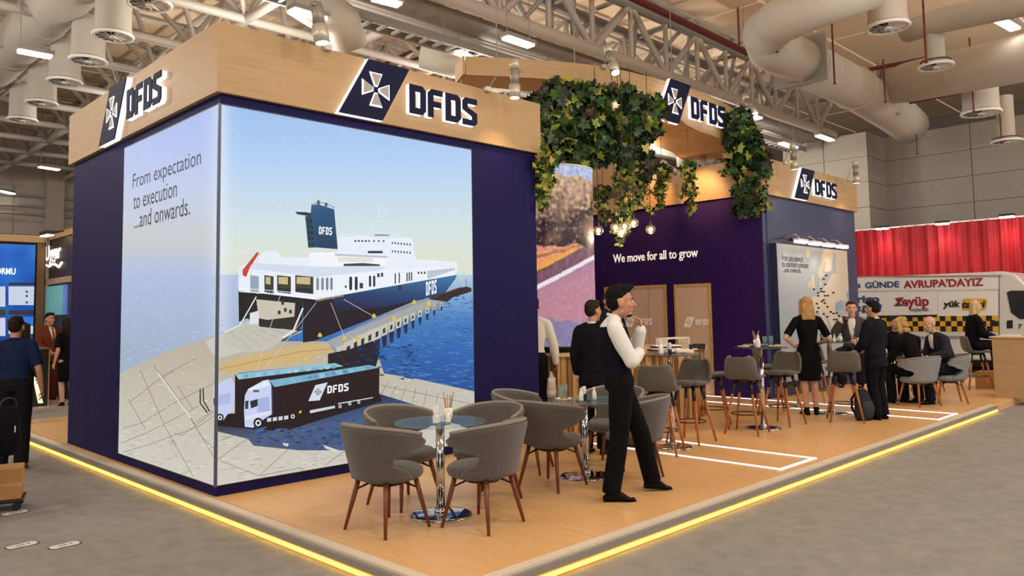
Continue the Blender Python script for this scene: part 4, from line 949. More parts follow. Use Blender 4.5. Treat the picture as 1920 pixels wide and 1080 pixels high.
# tableware
CER = mat('white_ceramic', '#efece6', .25)
WOODST = mat('wood_stick', '#b98a5a', .6)
def at(t, dx, dy, h): return (t[0]+dx, t[1]+dy, h+.002)
def napkins(tt, dx, dy, h, rz, lab, m=None):
    t = thing('napkin_holder', lab, 'napkin holder', at(tt,dx,dy,h), rz)
    obj('holder', rbox((-.03,-.02,0),(.03,.02,.055),.004), m or BLACK, t); bm = NB()
    loft(bm, [(0,0,.04),(0,.0,.085),(0,.005,.12)], [(.014,.035),(.02,.05),(.022,.058)], 4, (0,1,0)); obj('napkins', bm, PAPER, t)
def shaker(tt, dx, dy, h, lab, m=None, s=1.):
    t = thing('condiment_bottle', lab, 'bottle', at(tt,dx,dy,h)); obj('body', lathe(NB(), [(.018*s,0),(.02*s,.01),(.018*s,.05*s),(.010*s,.08*s)], 14), m or CER, t, True); obj('cap', lathe(NB(), [(.010*s,.08*s),(.012*s,.085*s),(.008*s,.1*s),(0,.105*s)], 12), PAPER if m is None else BLACK, t, True)
def sticks(tt, dx, dy, h, lab):
    t = thing('stick_holder', lab, 'stick holder', at(tt,dx,dy,h)); obj('cup', lathe(NB(), [(.03,0),(.036,.09),(.032,.09),(.027,.01),(0,.01)], 18), CER, t, True)
    for k in range(6):
        a = k*1.1; bm = NB(); tube(bm, (.01*math.cos(a),.01*math.sin(a),.012), (.04*math.cos(a),.04*math.sin(a),.17+.02*(k%3)), .0035, n=6); obj('stick', bm, WOODST, t)
def card(tt, dx, dy, h, rz, lab, hh=.11):
    t = thing('menu_card', lab, 'card', at(tt,dx,dy,h), rz); bm = NB()
    for s in (-1,1): prism(bm, [(-.04,0),(.04,0),(.04,hh),(-.04,hh)], (0,s*.028,0), (1,0,0), Vector((0,-s*.25,1)), (0,.002,0))
    obj('folded_card', bm, PAPER, t)
def plate(tt, dx, dy, h, lab, food=True):
    t = thing('plate', lab, 'plate', at(tt,dx,dy,h)); obj('dish', lathe(NB(), [(.035,0),(.06,.008),(.078,.018),(.074,.02),(.05,.011),(0,.01)], 24), CER, t, True)
    if food:
        for k in range(5): bm = NB(); ell(bm, (random.uniform(-.035,.035), random.uniform(-.035,.035), .022), (.016,.013,.011), seg=8, rings=6); obj('food', bm, mat('food_%d' % (k%3), ['#c98b3a','#8c4a2a','#7a8a3a'][k%3], .6), t, True)
def cup(tt, dx, dy, h, lab, m=None):
    t = thing('cup', lab, 'cup', at(tt,dx,dy,h)); obj('body', lathe(NB(), [(.022,0),(.032,.06),(.029,.06),(.02,.006),(0,.006)], 16), m or CER, t, True); obj('handle', torus(NB(), (.038,0,.032), .015, .004, 12, 5, (0,1,0)), m or CER, t, True)
def glass(tt, dx, dy, h, lab):
    t = thing('drinking_glass', lab, 'glass', at(tt,dx,dy,h)); obj('body', lathe(NB(), [(.024,0),(.03,.13),(.028,.13),(.022,.008),(0,.008)], 16), GLASS, t, True)
napkins(T1, -.08,-.06,.695,.4,'white napkin holder on the front glass table', CER); card(T1,-.03,.02,.695,.8,'white folded card on the front glass table',.09)
sticks(T1, .10,.02,.695,'white cup of wooden sticks on the front glass table'); shaker(T1,-.02,-.12,.695,'small white bottle on the front glass table')
napkins(T2,-.02,-.02,.695,.5,'black napkin holder on the second glass table'); shaker(T2,-.1,-.05,.695,'left small bottle on the second glass table',None,1.1); shaker(T2,.05,-.08,.695,'right small bottle on the second glass table',None,1.1)
plate(T2,-.17,.1,.695,'plate with a bite of food on the second glass table'); glass(T2,-.12,.17,.695,'left tall glass on the second glass table'); glass(T2,-.04,.2,.695,'right tall glass on the second glass table')
napkins(T3,.0,.0,1.02,.6,'black napkin holder on the nearest bar table'); shaker(T3,-.1,.05,1.02,'white cone shaped bottle on the nearest bar table',None,1.5); cup(T3,.09,-.04,1.02,'white cup on the nearest bar table'); plate(T3,.2,.08,1.02,'small empty dish on the nearest bar table',False); shaker(T3,.06,.06,1.02,'small bottle behind the cup on the nearest bar table')
sticks(T4,-.05,.03,1.02,'white cup of sticks on the food table'); napkins(T4,.03,.05,1.02,.4,'black napkin holder on the food table'); shaker(T4,-.13,-.04,1.02,'white bottle on the food table',None,1.5)
for k, (dx, dy) in enumerate([(-.24,.1),(-.02,-.2),(.16,-.13),(.2,.08),(.05,.2)]): plate(T4,dx,dy,1.02,['plate of pastries at the left rim of the food table','plate at the near rim of the food table','plate with morsels front right on the food table','plate of snacks at the right of the food table','plate at the back of the food table'][k])
for k, (dx, dy) in enumerate([(.12,.0),(.25,-.02)]): glass(T4,dx,dy,1.02,['left clear glass on the food table','right clear glass on the food table'][k])
napkins(T5,-.05,.08,1.02,.4,'black napkin holder with white napkins beside the woman in black'); shaker(T5,.08,.02,1.02,'taller white bottle on the third bar table',None,1.4); shaker(T5,.0,-.08,1.02,'shorter white bottle on the third bar table'); cup(T5,.15,-.1,1.02,'cup in front of the drinking man'); plate(T5,.2,.1,1.02,'plate in front of the drinking man'); card(T5,-.12,-.1,1.02,.2,'small card on the third bar table',.05)
cup(T6,-.1,-.05,.695,'cup on the low glass table by the blonde woman'); shaker(T6,-.16,.05,.695,'small white bottle on the low glass table'); napkins(T6,.0,.1,.695,.3,'black napkin holder on the low glass table')

# ------------------------------------------------------------------ spotlights on arms
LAMPO = mat('warm_spot_lens', '#ffffff', .5, emit='#ffdc9c', es=14)
LMET = mat('lamp_body_silver', '#c2bba9', .35, metal=.4)
def lamp(u, v, plane, back, tgt, lab, e=60, ang=46, s=1., colr=(1,.72,.40)):
    """u,v: lens pixel; plane: ('y',val) or ('x',val)"""
    p = ony(u, v, plane[1]) if plane[0] == 'y' else onx(u, v, plane[1]); d = (Vector(tgt)-p).normalized(); b = -d*.28*s
    t = thing('spotlight', lab, 'spotlight', p, 0, 'silver stage spotlights on arms')
    s *= 1.3; b = b*1.15
    bm = NB(); loft(bm, [Vector((0,0,0)), b*.45], [.05*s,.05*s], 18); obj('lamp_head', bm, LMET, t, True)
    bm = NB(); loft(bm, [b*.45, b*1.02], [.04*s,.038*s], 18); obj('lamp_body', bm, mat('lamp_grey','#8d877b',.4,metal=.3), t, True)
    bm = NB(); loft(bm, [b*1.02, b*1.35], [.043*s,.04*s], 18); obj('rear_housing', bm, LMET, t, True)
    bm = NB(); loft(bm, [d*.002, d*.006], [.04*s,.04*s], 18); obj('lens', bm, LAMPO, t)
    k = b*.95; q = Vector(back)-p; bm = NB(); u_, v_ = frame(d, (0,0,1)); 
    loft(bm, [k+v_*.05*s, k+v_*.06*s-u_*.04, k*.8+q*.5+Vector((0,0,.04)), q], [.007]*4, 6); obj('arm', bm, LMET, t, True)
    obj('clamp', rbox(tuple(q-Vector((.035,.03,.03))), tuple(q+Vector((.035,.03,.03))), .006), LMET, t)
    spot(tuple(p+d*.03), tgt, e, ang, colr, .7, .04); return t
lamp(604,80,('y',-.42),(1.02,-.08,4.09),(1.25,-.75,0),'silver spotlight on the front fascia left of the sign',85,44,1.1)
lamp(965,183,('y',-.40),(2.98+.15,-.08,4.09),(3.25,-.30,0),'silver spotlight on the front fascia right of the sign',26,105)
lamp(1154,136,('y',.05),(6.05,.5,5.13),(5.0,-2.0,0),'silver spotlight on top of the arch beam above the ivy',120,40,1.1)
lamp(1415,214,('y',.15),(9.9,.55,5.1),(8.8,-2.6,0),'silver spotlight at the right end of the arch beam',120,40,1.1)
lamp(1490,317,('y',YC-.42),(10.15,YC-.06,4.09),(10.4,YC-.32,0),'silver spotlight on the rear tower fascia left of its sign',26,105)
lamp(1606,343,('y',YC-.42),(12.9,YC-.06,4.09),(13.1,YC-.32,0),'silver spotlight on the rear tower fascia right of its sign',26,105)
lamp(1209,312,('x',8.6),(9.2,2.6,4.0),(9.28,2.0,3.6),'small spotlight on the inner fascia behind the left ivy strand',60,80,.9,(1,.5,.2))
lamp(1268,324,('x',8.6),(9.2,1.6,4.0),(9.28,.9,3.6),'small spotlight on the inner fascia between two ivy strands',60,80,.9,(1,.5,.2))
for x_, y_ in ((10.2,2.6),(7.2,2.4)):  # added lamps, hidden behind the arch, to turn its soffit orange
    t = thing('fill_uplight', 'added small black uplight on the roof deck lighting the underside of the arch, %s' % ('right one' if x_ > 9 else 'left one'), 'fill_uplight', (x_, y_, HT if x_ < 9 else HN+.06)); obj('lamp_head', lathe(NB(), [(.05,.0),(.06,.1),(.055,.1),(0,.05)], 16), BLACK, t)
    spot((x_, y_, 4.2), (8.6 if x_ > 9 else 7.9, .75, 4.6), 90, 70, (1,.5,.2))
for k, (a_, b_) in enumerate([((.5,-2.2,3.9),(.55,-2.1,0)),((2.4,-1.9,4.2),(2.6,-1.9,0)),((1.5,-1.5,4.3),(1.3,-1.9,0))]): pass
# warm glow bulbs
BULB = mat('filament_bulb', '#ffffff', .3, emit='#ffdf9e', es=14); SMOKE = mat('amber_glass_globe', '#6a5a48', .05, alpha=.45, spec=.8)
for k, (u, v, lab) in enumerate([(1122,432,'leftmost, beside the screen column'),(1154,426,'upper of the close group'),(1165,436,'lowest of the close group'),(1171,424,'right of the close group'),(1188,418,'alone between the group and the last bulb'),(1220,430,'rightmost')]):
    p = ondep(u, v, 10.6+.12*(k%3)); t = thing('pendant_bulb', 'glowing round pendant bulb hanging from the ivy, '+lab, 'pendant lamp', p, 0, 'glowing pendant bulbs under the ivy')
    bm = NB(); ell(bm, (0,0,0), (.075,.075,.065)); obj('globe', bm, SMOKE, t, True); bm = NB(); ell(bm, (0,0,-.005), (.03,.03,.033)); obj('bulb', bm, BULB, t, True)
    obj('socket', lathe(NB(), [(.02,.055),(.025,.06),(.02,.11),(.006,.13)], 12), BLACK, t); bar('cord', (0,0,.12), (0,0,4.9-p.z), .005, BLACK, t)
    l = bpy.data.lights.new('bulb_light','POINT'); l.energy = 5; l.color = (1,.75,.45); l.shadow_soft_size = .05; lo = bpy.data.objects.new('bulb_light', l); lo.location = p-Vector((0,0,.1)); COL.objects.link(lo)

# ------------------------------------------------------------------ ivy
LEAFM = [mat('ivy_dark', '#13270f', .45, var=.3, vscale=9), mat('ivy_green', '#2f5220', .45, var=.3, vscale=9), mat('ivy_light', '#8a9a3c', .5, var=.25, vscale=9), mat('ivy_yellow', '#b3a04a', .5), mat('ivy_brown', '#7a5a3c', .6)]
def leafmesh(m, s=1.):
    bm = NB(); out = [(0,-.02),(.42,-.18),(.5,.12),(.34,.3),(.62,.55),(.26,.62),(0,1.1)]; L = [(0,-.0,0)]
    R = [(x, y) for x, y in out]; F = []
    mid = [bm.verts.new((0, t, -.02)) for t in (0,.3,.6,1.1)]
    for sg in (1,-1):
        vs = [bm.verts.new((sg*x*s, y*s, .10*abs(x)*(1 if y < .6 else .6))) for x, y in R[1:6]]
        for f in [(mid[0], vs[0], vs[1], mid[1]), (mid[1], vs[1], vs[2]), (mid[1], vs[2], vs[3], mid[2]), (mid[2], vs[3], vs[4]), (mid[2], vs[4], mid[3])]: bm.faces.new(f if sg > 0 else f[::-1])
    me = bpy.data.meshes.new('leaf'); bm.to_mesh(me); bm.free(); me.materials.append(m); return me
LEAFS = [leafmesh(m) for m in LEAFM]
def ivy(name, lab, cl, strands, n_obj, seed, base):
    """cl: list of (centre, radii, count, size); strands: list of (top, bottom, count, size)"""
    rnd = random.Random(seed); t = thing(name, lab, 'hanging ivy', base, 0); B = Vector(base); L = []
    for c, r, n, s in cl:
        for _ in range(n):
            while True:
                q = Vector((rnd.uniform(-1,1), rnd.uniform(-1,1), rnd.uniform(-1,1)))
                if q.length < 1 and (q.length > .45 or rnd.random() < .3): break
            L.append((Vector(c)+Vector((q.x*r[0], q.y*r[1], q.z*r[2])), s*rnd.uniform(.6,1.35), 0))
    vb = NB()
    for a, b, n, s in strands:
        a, b = Vector(a), Vector(b); P = []
        for k in range(8):
            f = k/7; P.append(a.lerp(b, f)+Vector((rnd.uniform(-.05,.05), rnd.uniform(-.05,.05), 0))*(1 if k else 0))
        loft(vb, [p-B for p in P], [.006]*8, 4)
        for _ in range(n):
            f = rnd.random()**.8; i = min(int(f*7), 6); p = P[i].lerp(P[i+1], f*7-i); L.append((p+Vector((rnd.gauss(0,.05), rnd.gauss(0,.05), rnd.gauss(0,.03)))*(1.3-.7*f), s*rnd.uniform(.5,1.2)*(1.1-.4*f), 1))
    obj('vine_stems', vb, LEAFM[4], t, True, kind='stuff')
    L.sort(key=lambda e: (e[0]-CAM).length); st_ = [NB() for _ in LEAFM]; cnt = 0
    for p, s, isst in L:
        r = rnd.random(); mi = (0 if r < .5 else 1 if r < .84 else 2 if r < .94 else 3 if r < .975 else 4) if not isst else (0 if r < .25 else 1 if r < .5 else 2 if r < .78 else 3 if r < .92 else 4)
        dirn = (CAM-p).normalized(); rz = rnd.uniform(0, 2*PI); tilt = rnd.uniform(-1.0,1.0)
        M = Matrix.Rotation(math.atan2(dirn.y, dirn.x)+PI/2+rnd.uniform(-1.1,1.1), 4, 'Z') @ Matrix.Rotation(PI/2+tilt*.8, 4, 'X') @ Matrix.Rotation(PI+rnd.gauss(0,.8), 4, 'Z')
        M = Matrix.Translation(p-B) @ M @ Matrix.Scale(s, 4)
        if cnt < n_obj and s > .05:
            o = bpy.data.objects.new('leaf', LEAFS[mi]); COL.objects.link(o); o.parent = t; o.matrix_local = M; cnt += 1
        else:
            v0 = len(st_[mi].verts); me = LEAFS[mi]; vs = [st_[mi].verts.new(M @ v.co) for v in me.vertices]
            for f in me.polygons: st_[mi].faces.new([vs[i] for i in f.vertices])
    for b_, m_ in zip(st_, LEAFM): obj('ivy_foliage', b_, m_, t, kind='stuff')
    return t
DOFF = [0., 0., 0.]
def W3(u, v, d): return tuple(ondep(u+DOFF[1], v+DOFF[2], d+DOFF[0]))
D = 10.55
DOFF[:] = [.45, 0, 10]
ivy('ivy_clump', 'dense ivy clump hanging from the arch beam left of its sign', [
    (W3(1010,195,10.4),(.25,.3,.22),130,.12),(W3(1050,190,10.4),(.4,.3,.42),240,.13),(W3(1100,195,10.5),(.5,.3,.42),280,.13),(W3(1150,215,10.6),(.5,.3,.4),260,.12),(W3(1200,210,10.8),(.45,.3,.4),220,.12),
    (W3(1070,245,10.3),(.45,.3,.35),210,.12),(W3(1130,255,10.5),(.45,.3,.33),190,.11),(W3(1185,265,10.7),(.35,.3,.3),130,.11),(W3(1026,255,9.5),(.2,.25,.35),150,.11),(W3(1090,285,10.3),(.3,.2,.2),60,.11),(W3(1225,190,11.),(.15,.2,.2),40,.11),(W3(1052,150,10.6),(.18,.2,.12),50,.12),(W3(1135,165,10.6),(.6,.2,.1),60,.11),(W3(1165,160,10.7),(.15,.2,.16),40,.11)],
    [(W3(1022,270,9.1),W3(1012,380,9.1),170,.09),(W3(1030,280,9.15),W3(1018,350,9.15),110,.09),(W3(1012,260,9.2),W3(1012,320,9.2),70,.09),(W3(1168,290,10.7),W3(1168,445,10.8),240,.085),(W3(1172,300,10.7),W3(1180,395,10.8),90,.08),(W3(1155,360,10.8),W3(1150,430,10.8),40,.06),
     (W3(1100,290,10.4),W3(1110,306,10.4),20,.1),(W3(1190,340,11),W3(1225,390,11),40,.06),(W3(1180,430,11),W3(1145,400,11),16,.05)], 300, 11, (6.0,.2,4.4))
DOFF[:] = [1.1, 7, 2]
ivy('ivy_clump', 'dense ivy clump hanging at the right end of the arch beam', [
    (W3(1375,225,12.4),(.24,.25,.25),120,.13),(W3(1382,265,12.3),(.28,.3,.42),260,.14),(W3(1400,310,12.2),(.32,.3,.4),260,.13),(W3(1398,355,12.1),(.3,.25,.32),170,.13),(W3(1412,285,12.3),(.22,.2,.35),120,.12),(W3(1388,380,12.),(.18,.15,.2),60,.13)],
    [(W3(1408,350,12.1),W3(1416,405,12.1),60,.11),(W3(1420,300,12.2),W3(1428,350,12.2),36,.1),(W3(1360,300,12.4),W3(1345,330,12.4),20,.08),(W3(1415,370,12),W3(1434,385,12),16,.1)], 300, 12, (9.8,.3,4.3))
DOFF[:] = [0, 0, 0]
for k, (u, v0, v1, d, n) in enumerate([(1207,322,385,12.6,110),(1240,308,390,12.7,150),(1290,302,400,12.8,190),(1130,350,420,12.,70)]):
    p = ondep(u, v0, d); ivy('ivy_strand', ['thin ivy strand in front of the small left spotlight','thin ivy strand between the two small spotlights','longest thin ivy strand right of the small spotlights','thin ivy strand beside the screen column'][k], [(W3(u,v0+8,d),(.12,.12,.1),40,.09)],
        [(W3(u,v0,d),W3(u+(k-1)*3,v1,d),n,.08),(W3(u+4,v0,d),W3(u-6,v0+(v1-v0)*.7,d),n//2,.07)], 60, 20+k, tuple(p))
    bar('hanging_cord', (0,0,0), (0,0,5.0-p.z), .004, BLACK, bpy.data.objects[-1] if False else [o for o in COL.objects if o.name.startswith('ivy_strand')][-1])

# ------------------------------------------------------------------ people
QUEUE = []
def remeshed(name, bm, m, parent, vox, dec=1.0, smooth=5):
    """union of overlapping closed shapes turned into one continuous surface"""
    bmesh.ops.recalc_face_normals(bm, faces=bm.faces); me = bpy.data.meshes.new(name); bm.to_mesh(me); bm.free(); me.materials.append(m)
    o = bpy.data.objects.new(name, me); COL.objects.link(o); o.parent = parent
    r = o.modifiers.new('r', 'REMESH'); r.mode = 'VOXEL'; r.voxel_size = vox; r.use_smooth_shade = True
    if smooth: s = o.modifiers.new('s', 'SMOOTH'); s.iterations = smooth; s.factor = .5
    if dec < 1: d = o.modifiers.new('d', 'DECIMATE'); d.ratio = dec
    QUEUE.append((o, m)); return o
def flush():
    dg = bpy.context.evaluated_depsgraph_get()
    for o, m in QUEUE:
        me = bpy.data.meshes.new_from_object(o.evaluated_get(dg)); old = o.data; o.modifiers.clear(); o.data = me; bpy.data.meshes.remove(old)
        if not me.materials: me.materials.append(m)
        me.shade_smooth()
    QUEUE.clear()
JD = dict(pelvis=(0,0,.95), waist=(0,.0,1.09), chest=(0,.01,1.28), shc=(0,-.005,1.41), neck=(0,-.01,1.475), head=(0,.02,1.632),
          shR=(.175,-.005,1.405), elR=(.225,-.03,1.13), wrR=(.235,.05,.88), hipR=(.088,0,.93), knR=(.1,.02,.5), anR=(.105,-.03,.085))
def SIT(seat, fwd=.42, spread=.1, foot=.0, footy=.0, lean=0):
    z = seat+.10
    j = dict(pelvis=(0,-.04,z), waist=(0,-.05+lean*.25,z+.14), chest=(0,-.03+lean*.6,z+.33), shc=(0,-.03+lean*.8,z+.46), neck=(0,-.02+lean*.95,z+.525), head=(0,.02+lean*1.15,z+.682),
             shR=(.175,-.03+lean*.8,z+.455), elR=(.23,.04+lean*.8,z+.19), wrR=(.16,.27+lean*.5,z+.12), hipR=(.09,-.01,z-.01), knR=(spread+.03,fwd-.01,z-.0), anR=(spread+.02,fwd-.03+footy,foot+.085))
    return j
CL = {}
def cloth(col, rough=.85, name=None):
    k = 'cloth_'+col.strip('#')
    return mat(k, col, rough, bump=.25, bscale=14, spec=.12)
def person(label, loc, face, H, joints=None, skin=SKIN, hair='short', hairc='#1a1210', outfit=None, vox=.0085, headyaw=0, headpitch=0, curl=.5, female=False, handdir=None, feet=None, shoes='#0c0b0c', clothes_dec=.6, eyes=True, hs=1.06):
    k = H/1.75; J = dict(JD)
    if joints: J.update(joints)
    for a in ('sh','el','wr','hip','kn','an'):
        if joints and a+'L' in joints: continue
        x, y, z = J[a+'R']; J[a+'L'] = (-x, y, z)
    sit = joints and 'seat' in joints
    J.pop('seat', None); V_ = {a: Vector(b)*(1 if sit else k) for a, b in J.items()}
    if sit: 
        ks = k
    t = thing('person', label, 'person', (loc[0], loc[1], loc[2] if len(loc) > 2 else .0), face-PI/2)
    X = Vector((1,0,0)); fs = .9 if female else 1.0
    def torso(bm, e, z0=None, top=True, hem=None):
        sw = .155*fs+e; P = [V_['pelvis']+Vector((0,0,-.03)), V_['pelvis'], V_['waist'], V_['chest'], V_['shc']]; R = [(.15+e,.105+e),(.168+e,.115+e),((.135 if not female else .118)+e,.098+e),(.168*fs+e,.122+e),(sw,.092+e)]
        if hem is not None:
            for q, (rx, ry) in hem: P.insert(0, V_['pelvis']+Vector((0,0,-q))); R.insert(0, (rx+e, ry+e))
        if top: P.append(V_['neck']+Vector((0,0,-.005))); R.append((.062+e*.6,.058+e*.6))
        loft(bm, P, [(a*k, b*k) for a, b in R], 18, X)
    def arm(bm, s, e, upto=1., r=(.052,.044,.036,.027)):
        sh, el, wr = V_['sh'+s], V_['el'+s], V_['wr'+s]; m1 = sh.lerp(el,.5); m2 = el.lerp(wr,.35)
        inn = sh.lerp(V_['shc'], .25); loft(bm, [V_['neck']+Vector((0,0,-.012))*k, V_['neck'].lerp(sh,.5)+Vector((0,0,.004))*k, sh], [(.045+e)*k,(.042+e)*k,(.046+e)*k], 12, dome=True)
        pts = [sh+(sh-el).normalized()*.0, sh.lerp(el,.12), m1, el, m2, wr]; rr = [r[0]-.004,r[0],r[0]-.003,r[1]-.004,r[2]+.003,r[3]]
        if upto < 1:
            if upto <= .5: pts = [sh, sh.lerp(el,.15), sh.lerp(el, upto*2)]; rr = [r[0]-.006,r[0],r[0]+.002]
            else: pts[-1] = el.lerp(wr, (upto-.5)*2)
        # fillet by separate capsules for sharp elbows
        if len(pts) == 6:
            loft(bm, pts[:4], [(q+e)*k for q in rr[:4]], 12, dome=True); loft(bm, [el, m2, pts[-1]], [(q+e)*k for q in (r[1]-.004, r[2]+.003, r[3])], 12, dome=True); ell(bm, el, [(r[1]-.002+e)*k]*3, seg=10, rings=8)
        else: loft(bm, pts, [(q+e)*k for q in rr], 12, dome=False)
        ell(bm, sh, [(.049+e)*k]*3, seg=12, rings=8)
    def leg(bm, s, e, r=(.088,.062,.058,.04), end=None):
        h, kn, an = V_['hip'+s], V_['kn'+s], V_['an'+s]
        a = kn.lerp(an,.3); an2 = an if end is None else kn.lerp(an, end)
        loft(bm, [h+Vector((0,0,.03)) if not sit else h, h.lerp(kn,.45), kn], [(q+e)*k for q in (r[0], (r[0]+r[1])/2+.004, r[1]-.004)], 14, X, dome=True)
        loft(bm, [kn, a, an2], [(q+e)*k for q in (r[1]-.004, r[2], r[3])], 14, X, dome=False); ell(bm, kn, [(r[1]-.002+e)*k]*3, seg=12, rings=8)
    HC = V_['head']; HR = Matrix.Rotation(headyaw, 3, 'Z') @ Matrix.Rotation(headpitch, 3, 'X')
    def hp(p): return HC + HR @ (Vector(p)*k*hs)
    def hell(bm, c, r): ell(bm, hp(c), [q*k*hs for q in r], HR)
    def hloft(bm, P, R, n=10): loft(bm, [hp(p) for p in P], [tuple(q*k*hs for q in (r if isinstance(r, tuple) else (r, r))) for r in R], n, HR @ X, dome=True)
    # body
    bm = NB()
    hell(bm, (0,-.014,.03), (.073,.091,.086)); hell(bm, (0,.022,-.028), (.058,.064,.083)); hell(bm, (0,.05,-.09), (.032,.03,.026)); hell(bm, (0,.0,-.07), (.052,.055,.035))
    hloft(bm, [(0,.078,.016),(0,.094,-.012),(0,.103,-.03)], [.007,.010,.014]); hell(bm, (0,.07,.024), (.045,.018,.01)); hell(bm, (0,.078,-.06), (.024,.012,.014))
    for s in (-1,1): hell(bm, (s*.075,-.012,-.012), (.011,.022,.032)); hell(bm, (s*.038,.052,-.025), (.022,.022,.022))
    loft(bm, [V_['shc'], V_['neck'], HC+HR @ Vector((0,-.02,-.05))*k], [.07*k,(.052 if not female else .045)*k,(.052 if not female else .045)*k], 14, dome=True)
    torso(bm, -.008)
    for s in 'RL':
        arm(bm, s, -.004); leg(bm, s, -.004)
        an = V_['an'+s]; fd = Vector((0,1,0))
        if feet and s in feet: fd = Vector(feet[s]).normalized()
        loft(bm, [an+Vector((0,0,.0)), an+fd*.04*k-Vector((0,0,.04*k)), an+fd*.16*k-Vector((0,0,.06*k))], [(.03*k),(.028*k,.022*k),(.022*k,.012*k)], 10, fd.cross(Vector((0,0,1))), dome=True)
        # hand
        wr = V_['wr'+s]; fa = (wr-V_['el'+s]).normalized(); hd = fa; sg = 1 if s == 'R' else -1
        if handdir and s in handdir: hd = Vector(handdir[s][0]).normalized()
        pn = Vector(handdir[s][1]) if handdir and s in handdir else Vector((-sg,0,0))
        pn = (pn-hd*pn.dot(hd)); pn = pn.normalized() if pn.length > 1e-3 else frame(hd)[0]; sd = hd.cross(pn)
        c = curl if not isinstance(curl, dict) else curl.get(s, .5)
        loft(bm, [wr-fa*.01, wr+hd*.03*k, wr+hd*.085*k], [(.023*k,.019*k),(.034*k,.017*k),(.041*k,.014*k)], 10, sd, dome=True)
        for q, (off, ln) in enumerate([(-.030,.062),(-.010,.072),(.010,.068),(.029,.052)]):
            p0 = wr+hd*.08*k+sd*off*k; d1 = (hd*math.cos(c*.9)+pn*math.sin(c*.9)); d2 = (hd*math.cos(c*2.1)+pn*math.sin(c*2.1))
            p1 = p0+d1*ln*.5*k; p2 = p1+d2*ln*.5*k; loft(bm, [p0-hd*.01, p0, p1, p2], [.0095*k,.0095*k,.009*k,.0075*k], 8, dome=True)
        for th in ((-1),):
            p0 = wr+hd*.03*k-sd*.028*k*1; d1 = (hd*.6-sd*.7+pn*.35).normalized(); loft(bm, [p0, p0+d1*.035*k, p0+d1*.035*k+(hd*.8+pn*.5-sd*.15).normalized()*.032*k], [.013*k,.0105*k,.008*k], 8, dome=True)
    remeshed('body', bm, skin, t, vox, .5 if vox > .0075 else .7, 2)
    # face details
    if eyes:
        for s in (-1,1):
            bm = NB(); hell(bm, (s*.029,.0765,.0), (.0125,.007,.007)); e_ = obj('eye', bm, mat('eye_white','#e8e2da',.3), t, True)
            bm = NB(); hell(bm, (s*.029,.081,.0), (.0062,.0045,.0062)); obj('iris', bm, BLACK, e_, True)
            bm = NB(); hloft(bm, [(s*.014,.087,.019),(s*.03,.086,.024),(s*.046,.075,.018)], [.0035,.004,.003], 6); obj('eyebrow', bm, mat('brow_'+hairc.strip('#'), hairc, .8), t, True)
        bm = NB(); hell(bm, (0,.087,-.058), (.021,.006,.006)); obj('lips', bm, mat('lips','#9a5348',.5), t, True)
    # hair
    HM = mat('hair_'+hairc.strip('#'), hairc, .75, bump=.6, bscale=40, stretch=(3,3,.6), var=.35, vscale=18, spec=.2)
    if hair != 'bald':
        bm = NB(); hell(bm, (0,-.026,.05), (.078,.09,.078)); hell(bm, (0,-.052,.005), (.07,.06,.07))
        if hair == 'short': hell(bm, (0,.03,.095), (.055,.055,.03)); 
        if hair == 'quiff': hell(bm, (0,.04,.103), (.052,.055,.03)); hell(bm, (0,.0,.088), (.070,.078,.048)); hell(bm, (0,.072,.108), (.042,.03,.02))
        if hair in ('long','longs'):
            Lh = .34 if hair == 'long' else .5
            hloft(bm, [(0,-.03,.06),(0,-.055,-.03),(0,-.07,-.14),(0,-.075,-Lh)], [(.085,.075),(.094,.06),(.1,.045),(.085,.018)], 16)
            for s in (-1,1): hloft(bm, [(s*.06,.02,.07),(s*.083,.0,-.03),(s*.085,-.01,-.15),(s*.08,-.02,-Lh*.8)], [.03,.026,.026,.012])
        if hair == 'wavy':
            rr = random.Random(5)
            for q in range(16): a = rr.uniform(-PI,PI); zz = rr.uniform(-.17,.08); hell(bm, (.08*math.cos(a), -.04+.06*math.sin(a)*(1 if math.sin(a) < 0 else .3), zz), (.032,.032,.045))
        if hair == 'bun': hell(bm, (0,-.1,.08), (.04,.04,.04))
        remeshed('hair', bm, HM, t, .0065, 1, 1)
    if hair == 'bald' and outfit and outfit.get('beard'): 
        bm = NB(); hell(bm, (0,.035,-.085), (.052,.05,.04)); remeshed('beard', bm, mat('grey_beard','#9a9188',.8), t, .008, 1, 1)
    if hair == 'quiff':
        bm = NB(); hell(bm, (0,.052,-.098), (.03,.028,.017)); obj('beard', bm, HM, t, True)
    of = outfit or {}
    # legs
    if 'trousers' in of:
        bm = NB(); loft(bm, [V_['waist']+(V_['pelvis']-V_['waist'])*.35, V_['pelvis'], V_['pelvis']-Vector((0,0,.06*k))], [(.15*k,.115*k),(.178*k,.125*k),(.165*k,.115*k)], 18, X)
        for s in 'RL': leg(bm, s, .012, (.092,.07,.068,.064), 1.06)
        remeshed('trousers', bm, cloth(of['trousers']), t, .01, clothes_dec)
    for s in 'RL':
        an = V_['an'+s]; fd = Vector((0,1,0))
        if feet and s in feet: fd = Vector(feet[s]).normalized()
        sd = Vector((0,0,1)).cross(fd).normalized(); dn = fd.cross(sd).normalized()*-1 if False else Vector((0,0,-1))
        up_ = sd.cross(fd)*-1; up_ = fd.cross(sd)*-1 if up_.z < 0 else up_
        b0 = an-up_*.06*k
        bm = NB(); loft(bm, [b0-fd*.055*k+up_*.005, b0-fd*.03*k+up_*.006, b0+fd*.05*k+up_*.004, b0+fd*.13*k-up_*.004, b0+fd*.185*k-up_*.010], [(.026*k,.024*k),(.034*k,.034*k),(.036*k,.034*k),(.041*k,.022*k),(.026*k,.013*k)], 12, sd, dome=True)
